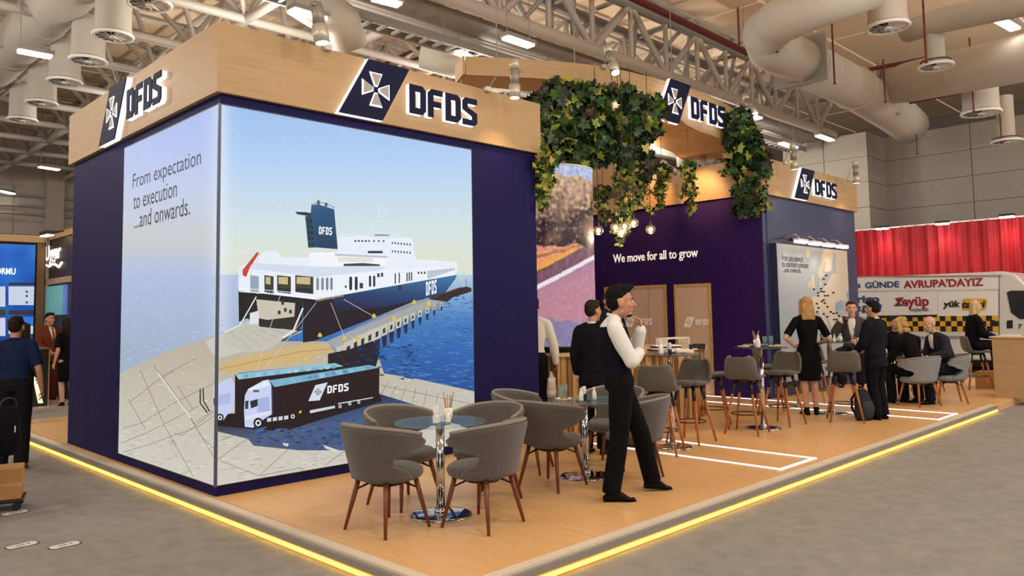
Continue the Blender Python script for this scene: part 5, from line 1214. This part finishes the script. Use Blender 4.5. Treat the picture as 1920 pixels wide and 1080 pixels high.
        if of.get('flats'): pass
        else:
            loft(bm, [b0+up_*.0, an+Vector((0,0,.03))*k], [.04*k,.04*k], 12, dome=False); loft(bm, [an+fd*.01*k-up_*.01, an+fd*.07*k-up_*.038*k, an+fd*.12*k-up_*.06*k], [(.037*k,.034*k),(.036*k,.03*k),(.036*k,.02*k)], 12, sd, dome=True)
        sh_ = remeshed('shoe', bm, cloth(shoes, .4), t, .009, 1, 2)
        bm = NB(); loft(bm, [b0-fd*.07*k-up_*.022*k, b0+fd*.04*k-up_*.022*k, b0+fd*.13*k-up_*.024*k, b0+fd*.20*k-up_*.022*k], [(.028*k,.004),(.03*k,.004),(.042*k,.004),(.022*k,.004)], 10, sd); obj('sole', bm, BLACK, sh_, True)
    if 'shirt' in of:
        bm = NB(); torso(bm, .004)
        if of.get('sleeves', 'long') == 'long': [arm(bm, s, .013, 1., (.056,.052,.046,.036)) for s in 'RL']
        elif of['sleeves'] == 'short': [arm(bm, s, .012, .42) for s in 'RL']
        remeshed('shirt', bm, cloth(of['shirt']), t, .0095, clothes_dec)
        bm = NB(); nk = V_['neck']; torus(bm, nk+Vector((0,0,.012*k)), .056*k, .013*k, 20, 6, (HC-nk)); obj('collar', bm, cloth(of['shirt']), t, True)
    if 'vest' in of:
        bm = NB(); torso(bm, .012, top=False, hem=[(.06,(.16,.11))])
        for s in (-1,1): loft(bm, [V_['shc']+Vector((s*.10,.03,-.02))*k, V_['shc']+Vector((s*.11,0,.035))*k, V_['shc']+Vector((s*.10,-.04,-.02))*k], [(.035*k,.03*k)]*3, 8, dome=True)
        remeshed('waistcoat', bm, cloth(of['vest']), t, .0095, clothes_dec)
    if 'jacket' in of:
        bm = NB(); torso(bm, .022, hem=[(.07,(.168,.118)),(.16,(.172,.12))] if not sit else [(.05,(.16,.12))])
        for s in 'RL': arm(bm, s, .018, .96, (.058,.054,.048,.036))
        remeshed('jacket', bm, cloth(of['jacket']), t, .01, clothes_dec)
    if 'dress' in of:
        bm = NB(); torso(bm, .01, hem=[(.12,(.178,.13)),(.32,(.165,.125)),(.42,(.155,.12))])
        for s in 'RL': arm(bm, s, .010, .42, (.05,.044,.036,.027))
        remeshed('dress', bm, cloth(of['dress']), t, .0095, clothes_dec)
    if of.get('front'):     # shirt front visible between lapels, tie
        e = .03; P = [V_['waist']+Vector((0,(.098+e)*k,.03)), V_['chest']+Vector((0,(.122+e-.004)*k,0)), V_['shc']+Vector((0,(.092+e-.004)*k,.0)), V_['neck']+Vector((0,.066*k,-.0))]
        bm = NB(); loft(bm, P, [(.008*k,.004),(.04*k,.006),(.062*k,.006),(.05*k,.008)], 8, X); obj('shirt_front', bm, cloth(of['front']), t, True)
    if of.get('tie'):
        e = .024 if 'vest' in of else .034; P = [V_['waist']+Vector((0,(.098+e)*k,.05)), V_['chest']+Vector((0,(.122+e)*k,0)), V_['shc']+Vector((0,(.092+e)*k,.0)), V_['neck']+Vector((0,.07*k,.0))]
        bm = NB(); loft(bm, P, [(.03*k,.005),(.026*k,.005),(.018*k,.006),(.02*k,.012)], 8, X); obj('tie', bm, cloth(of['tie']), t, True)
    return t, V_, k
RGT, AWAY, LFT, TOW = -.780, .791, 2.361, -2.351      # facing angles as seen in the photograph
# waiter
wl = onz(1160, 934); s_ = 1/.98
person('young waiter in white shirt and black waistcoat walking past, hand at his chin', (wl.x, wl.y, .0), RGT+.05, 1.715,
    dict(pelvis=(0,.03,.945), waist=(0,.0,1.09), chest=(0,-.015,1.28), shc=(0,-.02,1.41), neck=(0,.0,1.475), head=(0,.062,1.612),
         shR=(.17,-.03,1.40), elR=(.20,.10,1.13), wrR=(.03,.20,1.19), shL=(-.17,-.01,1.40), elL=(-.17,.20,1.17), wrL=(-.07,.24,1.375),
         hipR=(.085,.03,.93), knR=(.09,.0,.5), anR=(.10,-.075,.085), hipL=(-.085,.03,.93), knL=(-.12,.22,.52), anL=(-.22,.33,.105)),
    SKIN, 'quiff', '#0c0808', dict(trousers='#0d0c10', shirt='#e4e1de', vest='#10101a', tie='#0b0b10'), .0068, 0, .02, {'L': .75, 'R': .5}, hs=1.15, handdir={'L': ((.06,-.12,1),(0,-1,.1)), 'R': ((-1,.2,.1),(0,-.3,-1))}, feet={'L': (-.25,1,-.12), 'R': (.1,1,0)})
a = ondep(1112, 600, 8.35)
person('man in black suit seen from behind, just left of the waiter', (a.x, a.y, 0), .25, 1.62, None, SKIN, 'short', '#2a1e18', dict(trousers='#0e0d12', shirt='#e8e4de', jacket='#14131a'), headyaw=-.35)
a = ondep(1139, 600, 13.2)
person('man mostly hidden behind the waiter and the bar, only his face showing', (a.x, a.y, 0), TOW+.7, 1.80, None, SKINL, 'short', '#5a4030', dict(trousers='#1a1a22', shirt='#d8d4ce', jacket='#23232c'), .011)
a = Vector((4.165,.26,0))
person('person in white shirt half hidden by the corner tower, holding a plastic bag', (a.x, a.y, 0), AWAY+.1, 1.70, dict(elR=(.26,.0,1.14), wrR=(.30,.06,.9), elL=(-.23,-.02,1.13), wrL=(-.24,.05,.88)), SKIND, 'short', '#1a1410', dict(trousers='#0d0c0f', shirt='#d9d3c6'), .0095, curl=.8)
# plastic bag
b_ = ondep(1034, 722, 9.62); t = thing('plastic_bag', 'clear plastic bag with papers carried by the white shirted person', 'bag', b_)
bm = NB(); loft(bm, [(0,0,.17),(0,0,.12),(0,0,.03),(0,0,-.08),(0,0,-.15)], [(.01,.008),(.03,.02),(.07,.04),(.085,.05),(.07,.045)], 12); obj('bag_film', bm, mat('clear_film','#d8cfc0',.2,alpha=.5), t, True)
for k, z in enumerate((-.12,-.04,.03)): obj('packet', rbox((-.055,-.02,z),(.055,.02,z+.06),.004), [PAPER, mat('beige_card','#c9a878',.7), PAPER][k], t)
# woman in black dress
w = onz(1521, 777)
person('woman in short black dress with long straight blonde hair, seen from behind', (w.x, w.y, 0), AWAY+.05, 1.655,
    dict(pelvis=(0,0,.95), elL=(-.36,-.05,1.15), wrL=(-.17,.06,1.0), elR=(.30,-.06,1.12), wrR=(.20,.14,1.03), knR=(.075,.02,.5), anR=(.075,-.02,.085), knL=(-.075,.02,.5), anL=(-.07,-.02,.085), hipR=(.08,0,.93)),
    SKINL, 'long', '#b08c58', dict(dress='#0b0b0f'), .008, female=True, handdir={'L': ((.8,.5,-.3),(1,0,.2)), 'R': ((-.3,1,0),(0,0,-1))}, feet={'R': (.45,1,0), 'L': (-.1,1,0)})
# drinking man
a = ondep(1598, 600, 12.5)
person('brown haired man in grey jacket with lanyard drinking from a dark cup', (a.x, a.y, 0), TOW-.55, 1.72, dict(SIT(.70,.40,.12,.26,.0,.02), seat=1,
    elR=(.30,.10,1.03), wrR=(.13,.20,1.30), elL=(-.25,.08,1.0), wrL=(-.12,.30,.98)), SKINL, 'short', '#4a3022', dict(trousers='#1c1b22', shirt='#e2ded8', jacket='#4a4745', front='#e2ded8'), .0075, .25, 0, {'R': .8, 'L': .6}, handdir={'R': ((-.5,.3,.7),(-.5,-.6,0))})
cf = a+(CAM-a).normalized()*.3; t = thing('paper_cup', 'dark cup held at the mouth of the man in the grey jacket', 'cup', ondep(1584, 599, 12.22)); obj('body', lathe(NB(), [(.03,-.05),(.038,.05),(0,.05)], 14), BLACK, t, True); obj('sleeve_band', lathe(NB(), [(.0335,-.02),(.0365,.02)], 14), mat('dark_brown','#3a2a22',.6), t, True)
p0 = ondep(1610, 650, 12.1); t = thing('lanyard_badge', 'white badge on a blue lanyard worn by the man in the grey jacket', 'badge', p0, TOW+PI/2-.55)
obj('badge_card', rbox((-.05,-.004,-.09),(.05,.004,.05),.003), PAPER, t)
for s in (-1,1): bm = NB(); loft(bm, [(s*.008,0,.05),(s*.045,-.015,.18),(s*.06,.0,.3)], [(.006,.003)]*3, 6); obj('ribbon', bm, mat('blue_ribbon','#2e3f6a',.6), t, True)
# suit man back
w = onz(1648, 786)
person('dark haired man in a black suit standing with his back turned beside the backpack', (w.x, w.y, 0), AWAY+.55, 1.585, dict(elR=(.24,.04,1.12), wrR=(.14,.24,.99), elL=(-.24,.04,1.12), wrL=(-.10,.26,.99), knR=(.085,.02,.5), anR=(.08,-.03,.085)), SKIN, 'short', '#14100f',
    dict(trousers='#0f0f16', shirt='#dcd8d2', jacket='#15161f'), .0085, handdir={'R': ((-.6,.8,-.2),(0,0,-1)), 'L': ((.6,.8,-.3),(0,0,-1))})
# seated group
person('blonde woman with wavy hair in a black top seated leaning, back to the camera', (9.84,-2.36,0), yaw_to((9.86,-2.38),T6)+PI/2+.25, 1.62, dict(SIT(.44,.42,.1,0,.0,.22), seat=1), SKINL, 'wavy', '#b8945c', dict(shirt='#0d0c10', trousers='#121016', front=None), .0095, female=True, headpitch=-.3)
person('bald man with grey beard in a dark grey suit seated and turned to the left', (10.48,-2.60,0), LFT+.1, 1.70, dict(SIT(.44,.44,.12,0,-.02,.2), seat=1, elR=(.25,.14,.78), wrR=(.12,.36,.72), elL=(-.24,.16,.78), wrL=(-.1,.38,.70)), SKINL, 'bald', '#9a9188', dict(trousers='#16161e', shirt='#e6e2dc', jacket='#2a2c36', front='#e6e2dc', beard=1), .008, headyaw=.15, headpitch=-.25)
a = ondep(1678, 620, 13.1); dup(al, (a.x, a.y, .001), TOW-PI/2, 'pale grey tub armchair under the woman hidden behind the blonde')
person('dark haired woman seated facing the camera, mostly hidden behind the blonde woman', (a.x, a.y, 0), TOW, 1.60, dict(SIT(.44,.42,.1), seat=1), SKIN, 'bun', '#20140f', dict(shirt='#101016', trousers='#101016'), .011, female=True)
person('woman with very long pale blonde hair sitting high on the rightmost bar stool', (12.93,-2.37,0), RGT-.15, 1.60, dict(SIT(.70,.36,.08,.26,.06,.03), seat=1, elR=(.22,.06,1.0), wrR=(.1,.3,.93)), SKINL, 'longs', '#d2b582', dict(shirt='#0d0d12', jacket='#0d0d12', trousers='#151318'), .0085, female=True)
# left people
a = ondep(30, 600, 8.6)
person('dark haired man in a navy polo shirt seen from behind at the left', (a.x, a.y, FL), AWAY+.25, 1.665, dict(elR=(.26,-.03,1.14), wrR=(.27,.06,.9)), SKIN, 'short', '#241813', dict(trousers='#14141c', shirt='#1b2448', sleeves='short'), .009)
a = ondep(-62, 600, 6.3)
person('person in dark grey jacket cut off by the left edge, carrying a black bag', (a.x, a.y, FL), AWAY-.3, 1.75, dict(elR=(.24,-.0,1.13), wrR=(.25,.05,.86)), SKIN, 'short', '#201814', dict(trousers='#1a1a20', shirt='#1a1a20', jacket='#33353d'), .01, curl=.9)
b_ = ondep(14, 810, 6.2); t = thing('carry_bag', 'black soft carrier bag hanging at the left edge', 'bag', b_, .2)
bm = NB(); loft(bm, [(0,0,.2),(0,0,.1),(0,0,-.05),(0,0,-.15),(0,0,-.185)], [(.07,.04),(.09,.06),(.1,.07),(.085,.06),(.05,.035)], 16); obj('bag_body', bm, cloth('#0a0a0e'), t, True)
obj('handle', torus(NB(), (0,0,.21), .06, .008, 20, 6, (0,1,0)), BLACK, t, True); obj('tag_mark', box(NB(), (.02,-.075,.0),(.026,-.07,.05)), PAPER, t)
a = ondep(93, 600, 15.6)
person('man in a brown suit and tie talking at the dark counter', (a.x, a.y, FL), RGT-.5, 1.77, dict(elR=(.24,.04,1.12), wrR=(.14,.24,1.0)), SKIN, 'short', '#1c1411', dict(trousers='#6b3422', shirt='#e2d6cc', jacket='#6b3422', front='#e2d6cc', tie='#8a5a3a'), .011, headyaw=.1)
a = ondep(128, 600, 14.6)
person('woman with long dark hair in a black dress partly hidden by the corner tower', (a.x, a.y, FL), LFT-.4, 1.66, dict(), SKINL, 'longs', '#231712', dict(dress='#0c0c10'), .011, female=True)
a = ondep(43, 600, 11.5)
person('dark haired woman standing behind the man in the navy polo', (a.x, a.y, FL), AWAY, 1.60, None, SKIN, 'long', '#2a1a14', dict(trousers='#1a1a22', shirt='#23202c'), .012, female=True)
flush()

# backpack leaning on the stool
b_ = onz(1621, 788); t = thing('backpack', 'dark grey backpack standing on the floor against the bar stool', 'backpack', (b_.x, b_.y, 0.0), AWAY-PI/2+.3)
bm = NB(); loft(bm, [(0,0,.0),(0,0,.05),(0,.0,.22),(0,.02,.36),(0,.03,.41)], [(.11,.06),(.14,.085),(.135,.08),(.10,.06),(.05,.03)], 16, (1,0,0)); obj('bag_body', bm, cloth('#2c2c33'), t, True)
bm = NB(); loft(bm, [(0,-.07,.06),(0,-.09,.16),(0,-.07,.25)], [(.09,.02),(.1,.03),(.085,.02)], 12, (1,0,0), dome=True); obj('front_pocket', bm, cloth('#3a3a42'), t, True)
for s in (-1,1): bm = NB(); loft(bm, [(s*.06,.06,.37),(s*.09,.12,.28),(s*.09,.12,.15),(s*.07,.07,.06)], [(.02,.006)]*4, 8, (1,0,0)); obj('strap', bm, cloth('#17171c'), t, True)
obj('top_handle', torus(NB(), (0,.03,.42), .03, .006, 14, 5, (0,1,0)), BLACK, t, True)

# ------------------------------------------------------------------ carton, footprints
b_ = onz(8, 958, FL); t = thing('hand_trolley', 'low black trolley at the left edge carrying the carton', 'trolley', (b_.x-.05, b_.y+.1, FL), -.3)
obj('deck', rbox((-.25,-.16,.07),(.22,.16,.10),.01), BLACK, t)
for x in (-.2,.17):
    for y in (-.12,.12): obj('wheel', loft(NB(), [(x,y-.012,.035),(x,y+.012,.035)], [.035]*2, 16), BLACK, t)
t2 = thing('cardboard_box', 'brown cardboard carton taped shut at the left edge', 'box', (b_.x-.05, b_.y+.1, FL+.101), -.3)
CARD = mat('cardboard', '#b5854f', .8, var=.06); obj('carton', rbox((-.22,-.15,0),(.2,.15,.26),.006), CARD, t2); obj('tape', box(NB(), (-.221,-.151,.115),(.201,.151,.135)), mat('tape','#c79a5f',.4), t2)
FP = mat('white_vinyl', '#dedbd4', .5)
for n, (u, v, rz, lab) in enumerate([(25,962,.5,'white footprint sticker farthest from the camera'),(38,1023,.5,'white footprint sticker at the lower left, left one'),(118,1023,.4,'white footprint sticker at the lower left, right one')]):
    p = onz(u, v, FL); t = thing('footprint_sticker', lab+' on the grey carpet', 'floor sticker', (p.x, p.y, FL+.001), .1+rz*.2)
    out = [(x_*1.25, y_*1.9) for x_, y_ in [(-.075,-.012),(-.06,-.028),(-.02,-.024),(.02,-.032),(.06,-.034),(.085,-.018),(.088,.01),(.065,.026),(.02,.02),(-.03,.024),(-.065,.02)]]
    obj('outline', prism(NB(), [(x*1.08, y*1.14) for x, y in out], (0,0,0), (1,0,0), (0,1,0), (0,0,.0015)), INK, t); obj('sole_shape', prism(NB(), out, (0,0,.001), (1,0,0), (0,1,0), (0,0,.0015)), FP, t)
    for k in range(2): obj('print_mark', box(NB(), (-.03,-.012+k*.014,.0025),(.03,-.004+k*.014,.003)), mat('print_grey','#4a4a52',.6), t)
    obj('logo_mark', box(NB(), (.045,-.012,.0025),(.065,.01,.003)), mat('print_violet','#5a4a9a',.6), t)

# ------------------------------------------------------------------ van, curtain wall, floodlights
XV = 18.
VANW = mat('van_white', '#d9d5cf', .3, spec=.6); PANELW = mat('van_panel_white', '#ebe8e4', .35); VGL = mat('van_glass', '#14181e', .08); VBL = mat('van_black', '#101114', .5)
van = thing('van', 'white high roof delivery van with freight lettering behind the seated group', 'van', (0,0,0))
def vp(u, v): p = onx(u, v, XV); return (p.y, p.z)
yf = vp(1905,560)[0]-1.0; yb_ = vp(1605,560)[0]+2.4; zr = 2.29; zb = .2
# side profile: y decreasing is the front of the van
prof = [(yb_,zb),(yb_,zr-.12),(yb_-.1,zr),(vp(1880,520)[0],zr),(vp(1905,530)[0]-.0,zr-.08),(yf+.55,1.65),(yf+.35,1.2),(yf-.35,1.0),(yf-.6,.75),(yf-.62,zb)]
bm = NB(); prism(bm, prof, (XV,0,0), (0,1,0), (0,0,1), (2.0,0,0)); o = obj('body', bm, VANW, van)
bv = o.modifiers.new('b','BEVEL'); bv.width = .06; bv.segments = 3; bv.limit_method = 'ANGLE'; bv.angle_limit = .5
def vquad(name, pts, m, off=.012, par=van):
    P = [vp(*p) for p in pts]; bm = NB(); prism(bm, P, (XV,0,0), (0,1,0), (0,0,1), (-off,0,0)); return obj(name, bm, m, par)
vquad('side_panel', [(1560,522),(1873,521),(1873,542),(1560,546)], PANELW); vquad('side_panel', [(1560,550),(1757,548),(1757,594),(1560,596)], PANELW); vquad('side_panel', [(1759,548),(1872,547),(1872,600),(1759,600)], PANELW)
vquad('roof_gutter', [(1560,518),(1878,516),(1878,518),(1560,520)], STEELG, .02); vquad('door_rail', [(1640,592),(1757,590),(1757,594),(1640,596)], VBL, .03)
vquad('door_seam', [(1873,517),(1874,517),(1874,650),(1873,650)], VBL, .013)
w1 = vquad('side_window', [(1889,552),(1896,548),(1925,548),(1925,598),(1912,598),(1896,586)], VGL, .02); vquad('window_trim', [(1887,549),(1895,545),(1925,545),(1925,549),(1896,549),(1890,553)], VBL, .015)
vquad('fuel_flap', [(1888,601),(1899,600),(1899,615),(1888,616)], VBL, .015); vquad('lower_sill', [(1560,633),(1925,628),(1925,632),(1560,637)], STEELG, .03)
for k in range(2): vquad('side_marker', [(1857+k*9,600),(1865+k*9,600),(1865+k*9,612),(1857+k*9,612)], VBL, .02) if k == 0 else None
for (u, n_) in [(1905,'f'),(1560,'r')]:
    y = vp(u,600)[0]; bm = NB(); loft(bm, [(XV-.02,y,.23),(XV+.25,y,.23)], [.34,.34], 28); wh = obj('wheel', bm, mat('tyre','#17171a',.8), van, True)
    bm = NB(); loft(bm, [(XV-.035,y,.23),(XV-.02,y,.23)], [.2,.22], 20); obj('wheel_rim', bm, STEELG, wh, True)
YEL = mat('taxi_yellow', '#e0a92e', .5); CHB = mat('check_blue', '#2c4a72', .5)
ck = [NB(), NB(), NB()]; y0, z0 = vp(1648,605); y1 = vp(1872,602)[0]; ch = .125
bl = NB(); nb_ = int((yb_-.6-y1)/ch)
for i in range(nb_):
    for j in range(3):
        y = y1+i*ch; z = vp(1870,621)[1]-.01+j*ch; dark = (i+j) % 2; far = y > vp(1655,600)[0]
        q = ck[0] if dark and not far else ck[2] if dark else (ck[1] if not far else None)
        if q is not None: box(q, (XV-.014, y, z), (XV, y+ch, z+ch))
obj('checker_stripe', ck[0], VBL, van); obj('checker_stripe', ck[1], YEL, van); obj('checker_stripe', ck[2], CHB, van)
def vtext(s, u0, v0, u1, v1, m, bold=.0, shear=0., off=.02):
    a = onx(u0, v1, XV); b = onx(u1, v1, XV); c = onx(u0, v0, XV); text('lettering', s, (XV-off, a.y, a.z), (0,-1,0), (0,0,1), a.y-b.y, c.z-a.z, m, van, bold, .004, shear)
NV = mat('van_blue_ink', '#234a75', .5); RD = mat('van_red_ink', '#9c1f2b', .5); BK = mat('van_black_ink', '#16161a', .5); GR = mat('van_grey_ink', '#3c4144', .5)
vtext('8', 1604,532,1614,541, NV, .03); vtext('G\u00dcNDE', 1623,527,1687,541, NV, .03); vtext("AVRUPA'DAYIZ", 1695,526,1845,541, RD, .03)
vtext('frigo', 1600,554,1650,572, NV, .04); vtext('uz', 1602,575,1616,584, NV, .03)
vquad('logo_box', [(1618,573),(1654,571),(1651,585),(1616,587)], NV, .016); vtext('taksi', 1622,575,1650,584, LOGOW, .03, .2, .024)
vtext('ey\u00fcp', 1692,557,1743,580, RD, .03); vtext('lojistik', 1707,577,1743,586, GR, .01)
vquad('logo_wedge', [(1678,559),(1694,557),(1690,566),(1684,569)], RD, .016); vquad('logo_wedge', [(1675,574),(1696,557),(1687,568),(1694,574)], GR, .018)
vquad('taxi_box', [(1804,562),(1808,560),(1849,560),(1852,563),(1849,580),(1845,582),(1804,583)], YEL, .016)
vtext('y\u00fck', 1768,564,1802,580, BK, .04, .2); vtext('taksi', 1804,564,1849,578, BK, .04, .2, .024); vtext('y', 1909,607,1918,616, BK, .03, .2)
for p_ in (bpy.data.objects,): pass
# red pleated curtain
CX = 20.1; cu = thing('curtain', 'pleated bright red fabric valance above the van', 'curtain', (0,0,0)); bm = NB(); prev = None
ya = -5.2; zt_, zb2 = 3.73, 1.0; n_ = 620; yb3 = onx(1623,440,CX).y+2.2
for i in range(n_+1):
    y = ya+(yb3-ya)*i/n_; x = CX+.05*math.sin(y*21+1.3*math.sin(y*3.1))+.02*math.sin(y*47); v = [bm.verts.new((x, y, z_)) for z_ in (zb2, zt_)]
    if prev: bm.faces.new((prev[0], v[0], v[1], prev[1]))
    prev = v
obj('pleated_cloth', bm, mat('red_curtain', '#b0101c', .6, sheen=.05), cu, True)
obj('curtain_rail', box(NB(), (CX-.03,ya,zt_-.01),(CX+.03,yb3,zt_+.03)), WHITE, cu)
FLOOD = mat('floodlight_lens', '#ffffff', .5, emit='#f2f6ff', es=22)
for u, v, lab in [(1654,429,'leftmost, at the end of the curtain'),(1767,420,'middle'),(1888,407,'rightmost, near the picture edge')]:
    p = onx(u, v, CX-.35); t = thing('floodlight', 'white floodlight on top of the red curtain, '+lab, 'floodlight', p, 0, 'floodlights above the red curtain')
    obj('housing', rbox((-.06,-.17,.02),(.06,.17,.08),.01), VBL, t); obj('lens', rbox((-.055,-.16,-.02),(.055,.16,.02),.01), FLOOD, t); bar('arm', (.05,0,.05), (.36,0,-.08), .012, STEELG, t)
    spot(tuple(p+Vector((-.02,0,-.05))), (CX+.05, p.y, 1.6), 38, 120, (1,.98,.95), .9, .1)
ptw = thing('partition_wall', 'grey partition carrying the red curtain behind the van', 'partition', (0,0,0)); obj('wall_body', box(NB(), (CX+.12,ya,FL),(CX+.18,yb3,zt_)), WALLG2, ptw)
# reception box right
rc = thing('reception_counter', 'light oak reception counter at the right edge', 'counter', (0,0,0))
a = onz(1866,745); obj('front_panel', box(NB(), (a.x,-3.42,.0),(a.x+.04,a.y,.965)), FW, rc); obj('side_panel', box(NB(), (a.x+.04,-3.42,.0),(a.x+.6,-3.38,.965)), FW, rc); obj('side_panel', box(NB(), (a.x+.04,a.y-.04,.0),(a.x+.6,a.y,.965)), FW, rc)
obj('counter_top', rbox((a.x-.03,-3.45,.966),(a.x+.65,a.y+.03,.99),.005), mat('pale_oak_top','#d9b988'), rc); obj('shelf', box(NB(), (a.x+.04,-3.38,.45),(a.x+.6,a.y-.04,.48)), FW, rc)
t = thing('paper_stack', 'white papers on the light oak reception counter', 'papers', (a.x+.25,-3.15,.991), .2)
for k in range(3): obj('sheet', rbox((-.12,-.16+.01*k,.006*k),(.12,.15,.006*k+.005),.001), PAPER, t)
p = onz(1850,736); sc_ = thing('storage_box', 'brown storage box under the high stool beside the reception counter', 'box', (p.x+.9, p.y+.15, .0), 0); obj('carton', rbox((-.2,-.2,0),(.2,.2,.3),.006), CARD, sc_); obj('tape', box(NB(), (-.201,-.02,.1),(.201,.02,.301)), MATS['tape'], sc_)

# ------------------------------------------------------------------ neighbouring stand on the left
DG = mat('dark_panel', '#2a2422', .5); YB = 12.6
nbst = thing('neighbour_stand', 'dark stand with oak header and blue video wall at the left', 'exhibition stand', (0,0,0))
a = ony(0,437,YB); b = ony(82,446,YB); c = ony(82,640,YB)
obj('back_wall', box(NB(), (a.x-2.5,YB,FL),(b.x+.05,YB+.1,a.z)), DG, nbst); obj('header_beam', box(NB(), (a.x-2.5,YB-.12,b.z-.12),(b.x+.02,YB,b.z+.03)), FW, nbst)
obj('side_frame', box(NB(), (ony(68,500,YB).x,YB-.06,FL),(b.x+.02,YB,b.z-.12)), mat('bronze_frame','#7a5c3c',.5), nbst)
s0, s1 = ony(66,460,YB-.05), ony(66,655,YB-.05)
vw = thing('video_wall', 'blue video wall with interface windows on the left stand', 'screen', (0,0,0))
PS = Print(lambda u, v: ony(u, v, YB-.075), (0,-1,0), [(0,s0.x-2.6,s0.x),(2,s1.z,s0.z)], .0006)
obj('screen_body', box(NB(), (s0.x-2.6,YB-.07,s1.z),(s0.x,YB-.03,s0.z)), VBL, vw)
PS.quadgrid(-130,440,80,680,14,14, lambda x, y: mixc(mixc('#0a3fa8', '#1478d0', .5+noise.noise(Vector((x*.02, y*.03, 0)))), '#10206a', max(0, (y-480)/260)))
for L in [(-100,533,10),(14,533,66)]: pass
for x0, x1, y0, y1, c_ in [(16,66,537,572,'#c9cfe6'),(16,66,530,535,'#2a2c38'),(-50,10,537,575,'#c9cfe6'),(16,66,582,590,'#2f3038'),(-50,10,580,592,'#3a3530'),(16,66,594,610,'#2c7ad0'),(16,66,611,626,'#c9cfe6'),(-50,10,596,630,'#c9cfe6')]: PS.k += 1; PS.rect(x0, y0, x1, y1, c_, False)
for y in (547,555,567): PS.k += 1; PS.rect(48, y-2, 52, y+2, '#39405a', False); PS.rect(55, y-1, 64, y, '#a0a8c0', False)
PS.build('screen_image', colmat('video_wall', 1.0, .03, 10), vw)
a2_, b2_ = ony(-14,514,YB-.09), ony(29,512,YB-.09); text('lettering', 'FORMU', tuple(a2_), (1,0,0), (0,0,1), b2_.x-a2_.x, .135, mat('screen_text','#ffffff',.5,emit='#dff6ff',es=1.2), vw, .02, .002)
# logo pylon
XP = b.x+.1
y_n = onx(136,440,XP).y; y_f = YB
zt_ = onx(110,435,XP).z
pyl = thing('logo_pylon', 'dark slatted pylon with a glowing script logo beside the video wall', 'pylon', (0,0,0))
zl = onx(110,530,XP).z; obj('core', box(NB(), (XP+.02,y_n,FL),(XP+.5,y_f,zt_)), DG, pyl)
k = 0; y = y_n
while y < y_f-.05: obj('slat', box(NB(), (XP,y,zl+.1),(XP+.02,y+.07,zt_-.14)), mat('dark_slat','#3a2c26',.5), pyl); y += .1
obj('top_band', box(NB(), (XP-.03,y_n,zt_-.13),(XP+.02,y_f,zt_)), FW, pyl); obj('lower_band', box(NB(), (XP-.05,y_n,zl-.02),(XP+.02,y_f,zl+.1)), FW, pyl)
g0, g1 = onx(88,538,XP), onx(118,590,XP); obj('poster', box(NB(), (XP-.01,min(g0.y,g1.y),g1.z),(XP+.02,max(g0.y,g1.y),g0.z)), mat('poster_green','#5f8f86',.5,emit='#5fa0a8',es=.5), pyl); obj('poster_edge', box(NB(), (XP-.012,min(g0.y,g1.y)-.25,g1.z),(XP+.02,min(g0.y,g1.y)-.02,g0.z)), mat('lit_blue_edge','#5566aa',.5,emit='#5a70c0',es=.5), pyl)
LG = mat('logo_lit', '#fff', .5, emit='#fff0dc', es=1.2); l0, l1 = onx(88,494,XP), onx(117,492,XP); text('lettering', 'Uygar', (XP-.03,l0.y,l0.z-.05), (0,-1,0), (0,0,1), l0.y-l1.y, .42, LG, pyl, .02, .01)
bm = NB(); L = [onx(u, v, XP-.03) for u, v in [(87,497),(92,500),(98,495),(104,496),(110,501),(116,492)]]; loft(bm, L, [.025]*6, 6); obj('swash', bm, LG, pyl, True)
for u, v in [(84,442),(92,440)]:
    p = onx(u, v, XP-.3); t = thing('spotlight', 'small black spotlight on the logo pylon header, %s' % ('left one' if u < 90 else 'right one'), 'spotlight', p, 0); obj('lamp_head', rbox((-.08,-.1,-.0),(.08,.1,.08),.01), VBL, t); obj('lens', rbox((-.07,-.09,-.02),(.07,.09,.0),.005), LAMPO, t); bar('arm', (0,0,.05), (.32,0,.1), .015, BLACK, t)
p = onz(85,765,FL); dk = thing('dark_desk', 'dark information desk with pale lettering in front of the brown suited man', 'desk', (0,0,0))
q0, q1 = ony(56,700,p.y), ony(94,655,p.y); obj('front_panel', box(NB(), (q0.x-.9,p.y,FL),(q1.x,p.y+.05,q1.z)), mat('desk_dark','#2c2a2c',.4), dk); obj('side_panel', box(NB(), (q1.x-.05,p.y+.05,FL),(q1.x,p.y+.6,q1.z)), DG, dk)
obj('desk_top', box(NB(), (q0.x-.92,p.y-.03,q1.z+.001),(q1.x+.03,p.y+.62,q1.z+.03)), mat('bronze_frame','#7a5c3c',.5), dk); obj('edge_strip', box(NB(), (q1.x-.02,p.y-.012,FL+.02),(q1.x,p.y,q1.z)), FW, dk)
a = ony(64,675,p.y-.02); b = ony(75,675,p.y-.02); text('lettering', 'CS', tuple(a), (1,0,0), (0,0,1), b.x-a.x, .09, PAPER, dk, .01, .004)
bm = NB(); v0, v1 = ony(61,706,p.y-.01), ony(75,756,p.y-.01); prism(bm, [(0,0),(.05,0),(v1.x-v0.x+.05,v1.z-v0.z),(v1.x-v0.x-.03,v1.z-v0.z)], tuple(v0), (1,0,0), (0,0,1), (0,-.01,0)); obj('light_strip', bm, mat('strip_lit','#fff',.5,emit='#e8e0a0',es=1.2), dk)
p = onz(70,775,FL); struct('floor_neighbour', box(NB(), (-6,9.6,FL),(6,13.5,FL+.04)), mat('pale_floor','#b7a48e',.4))
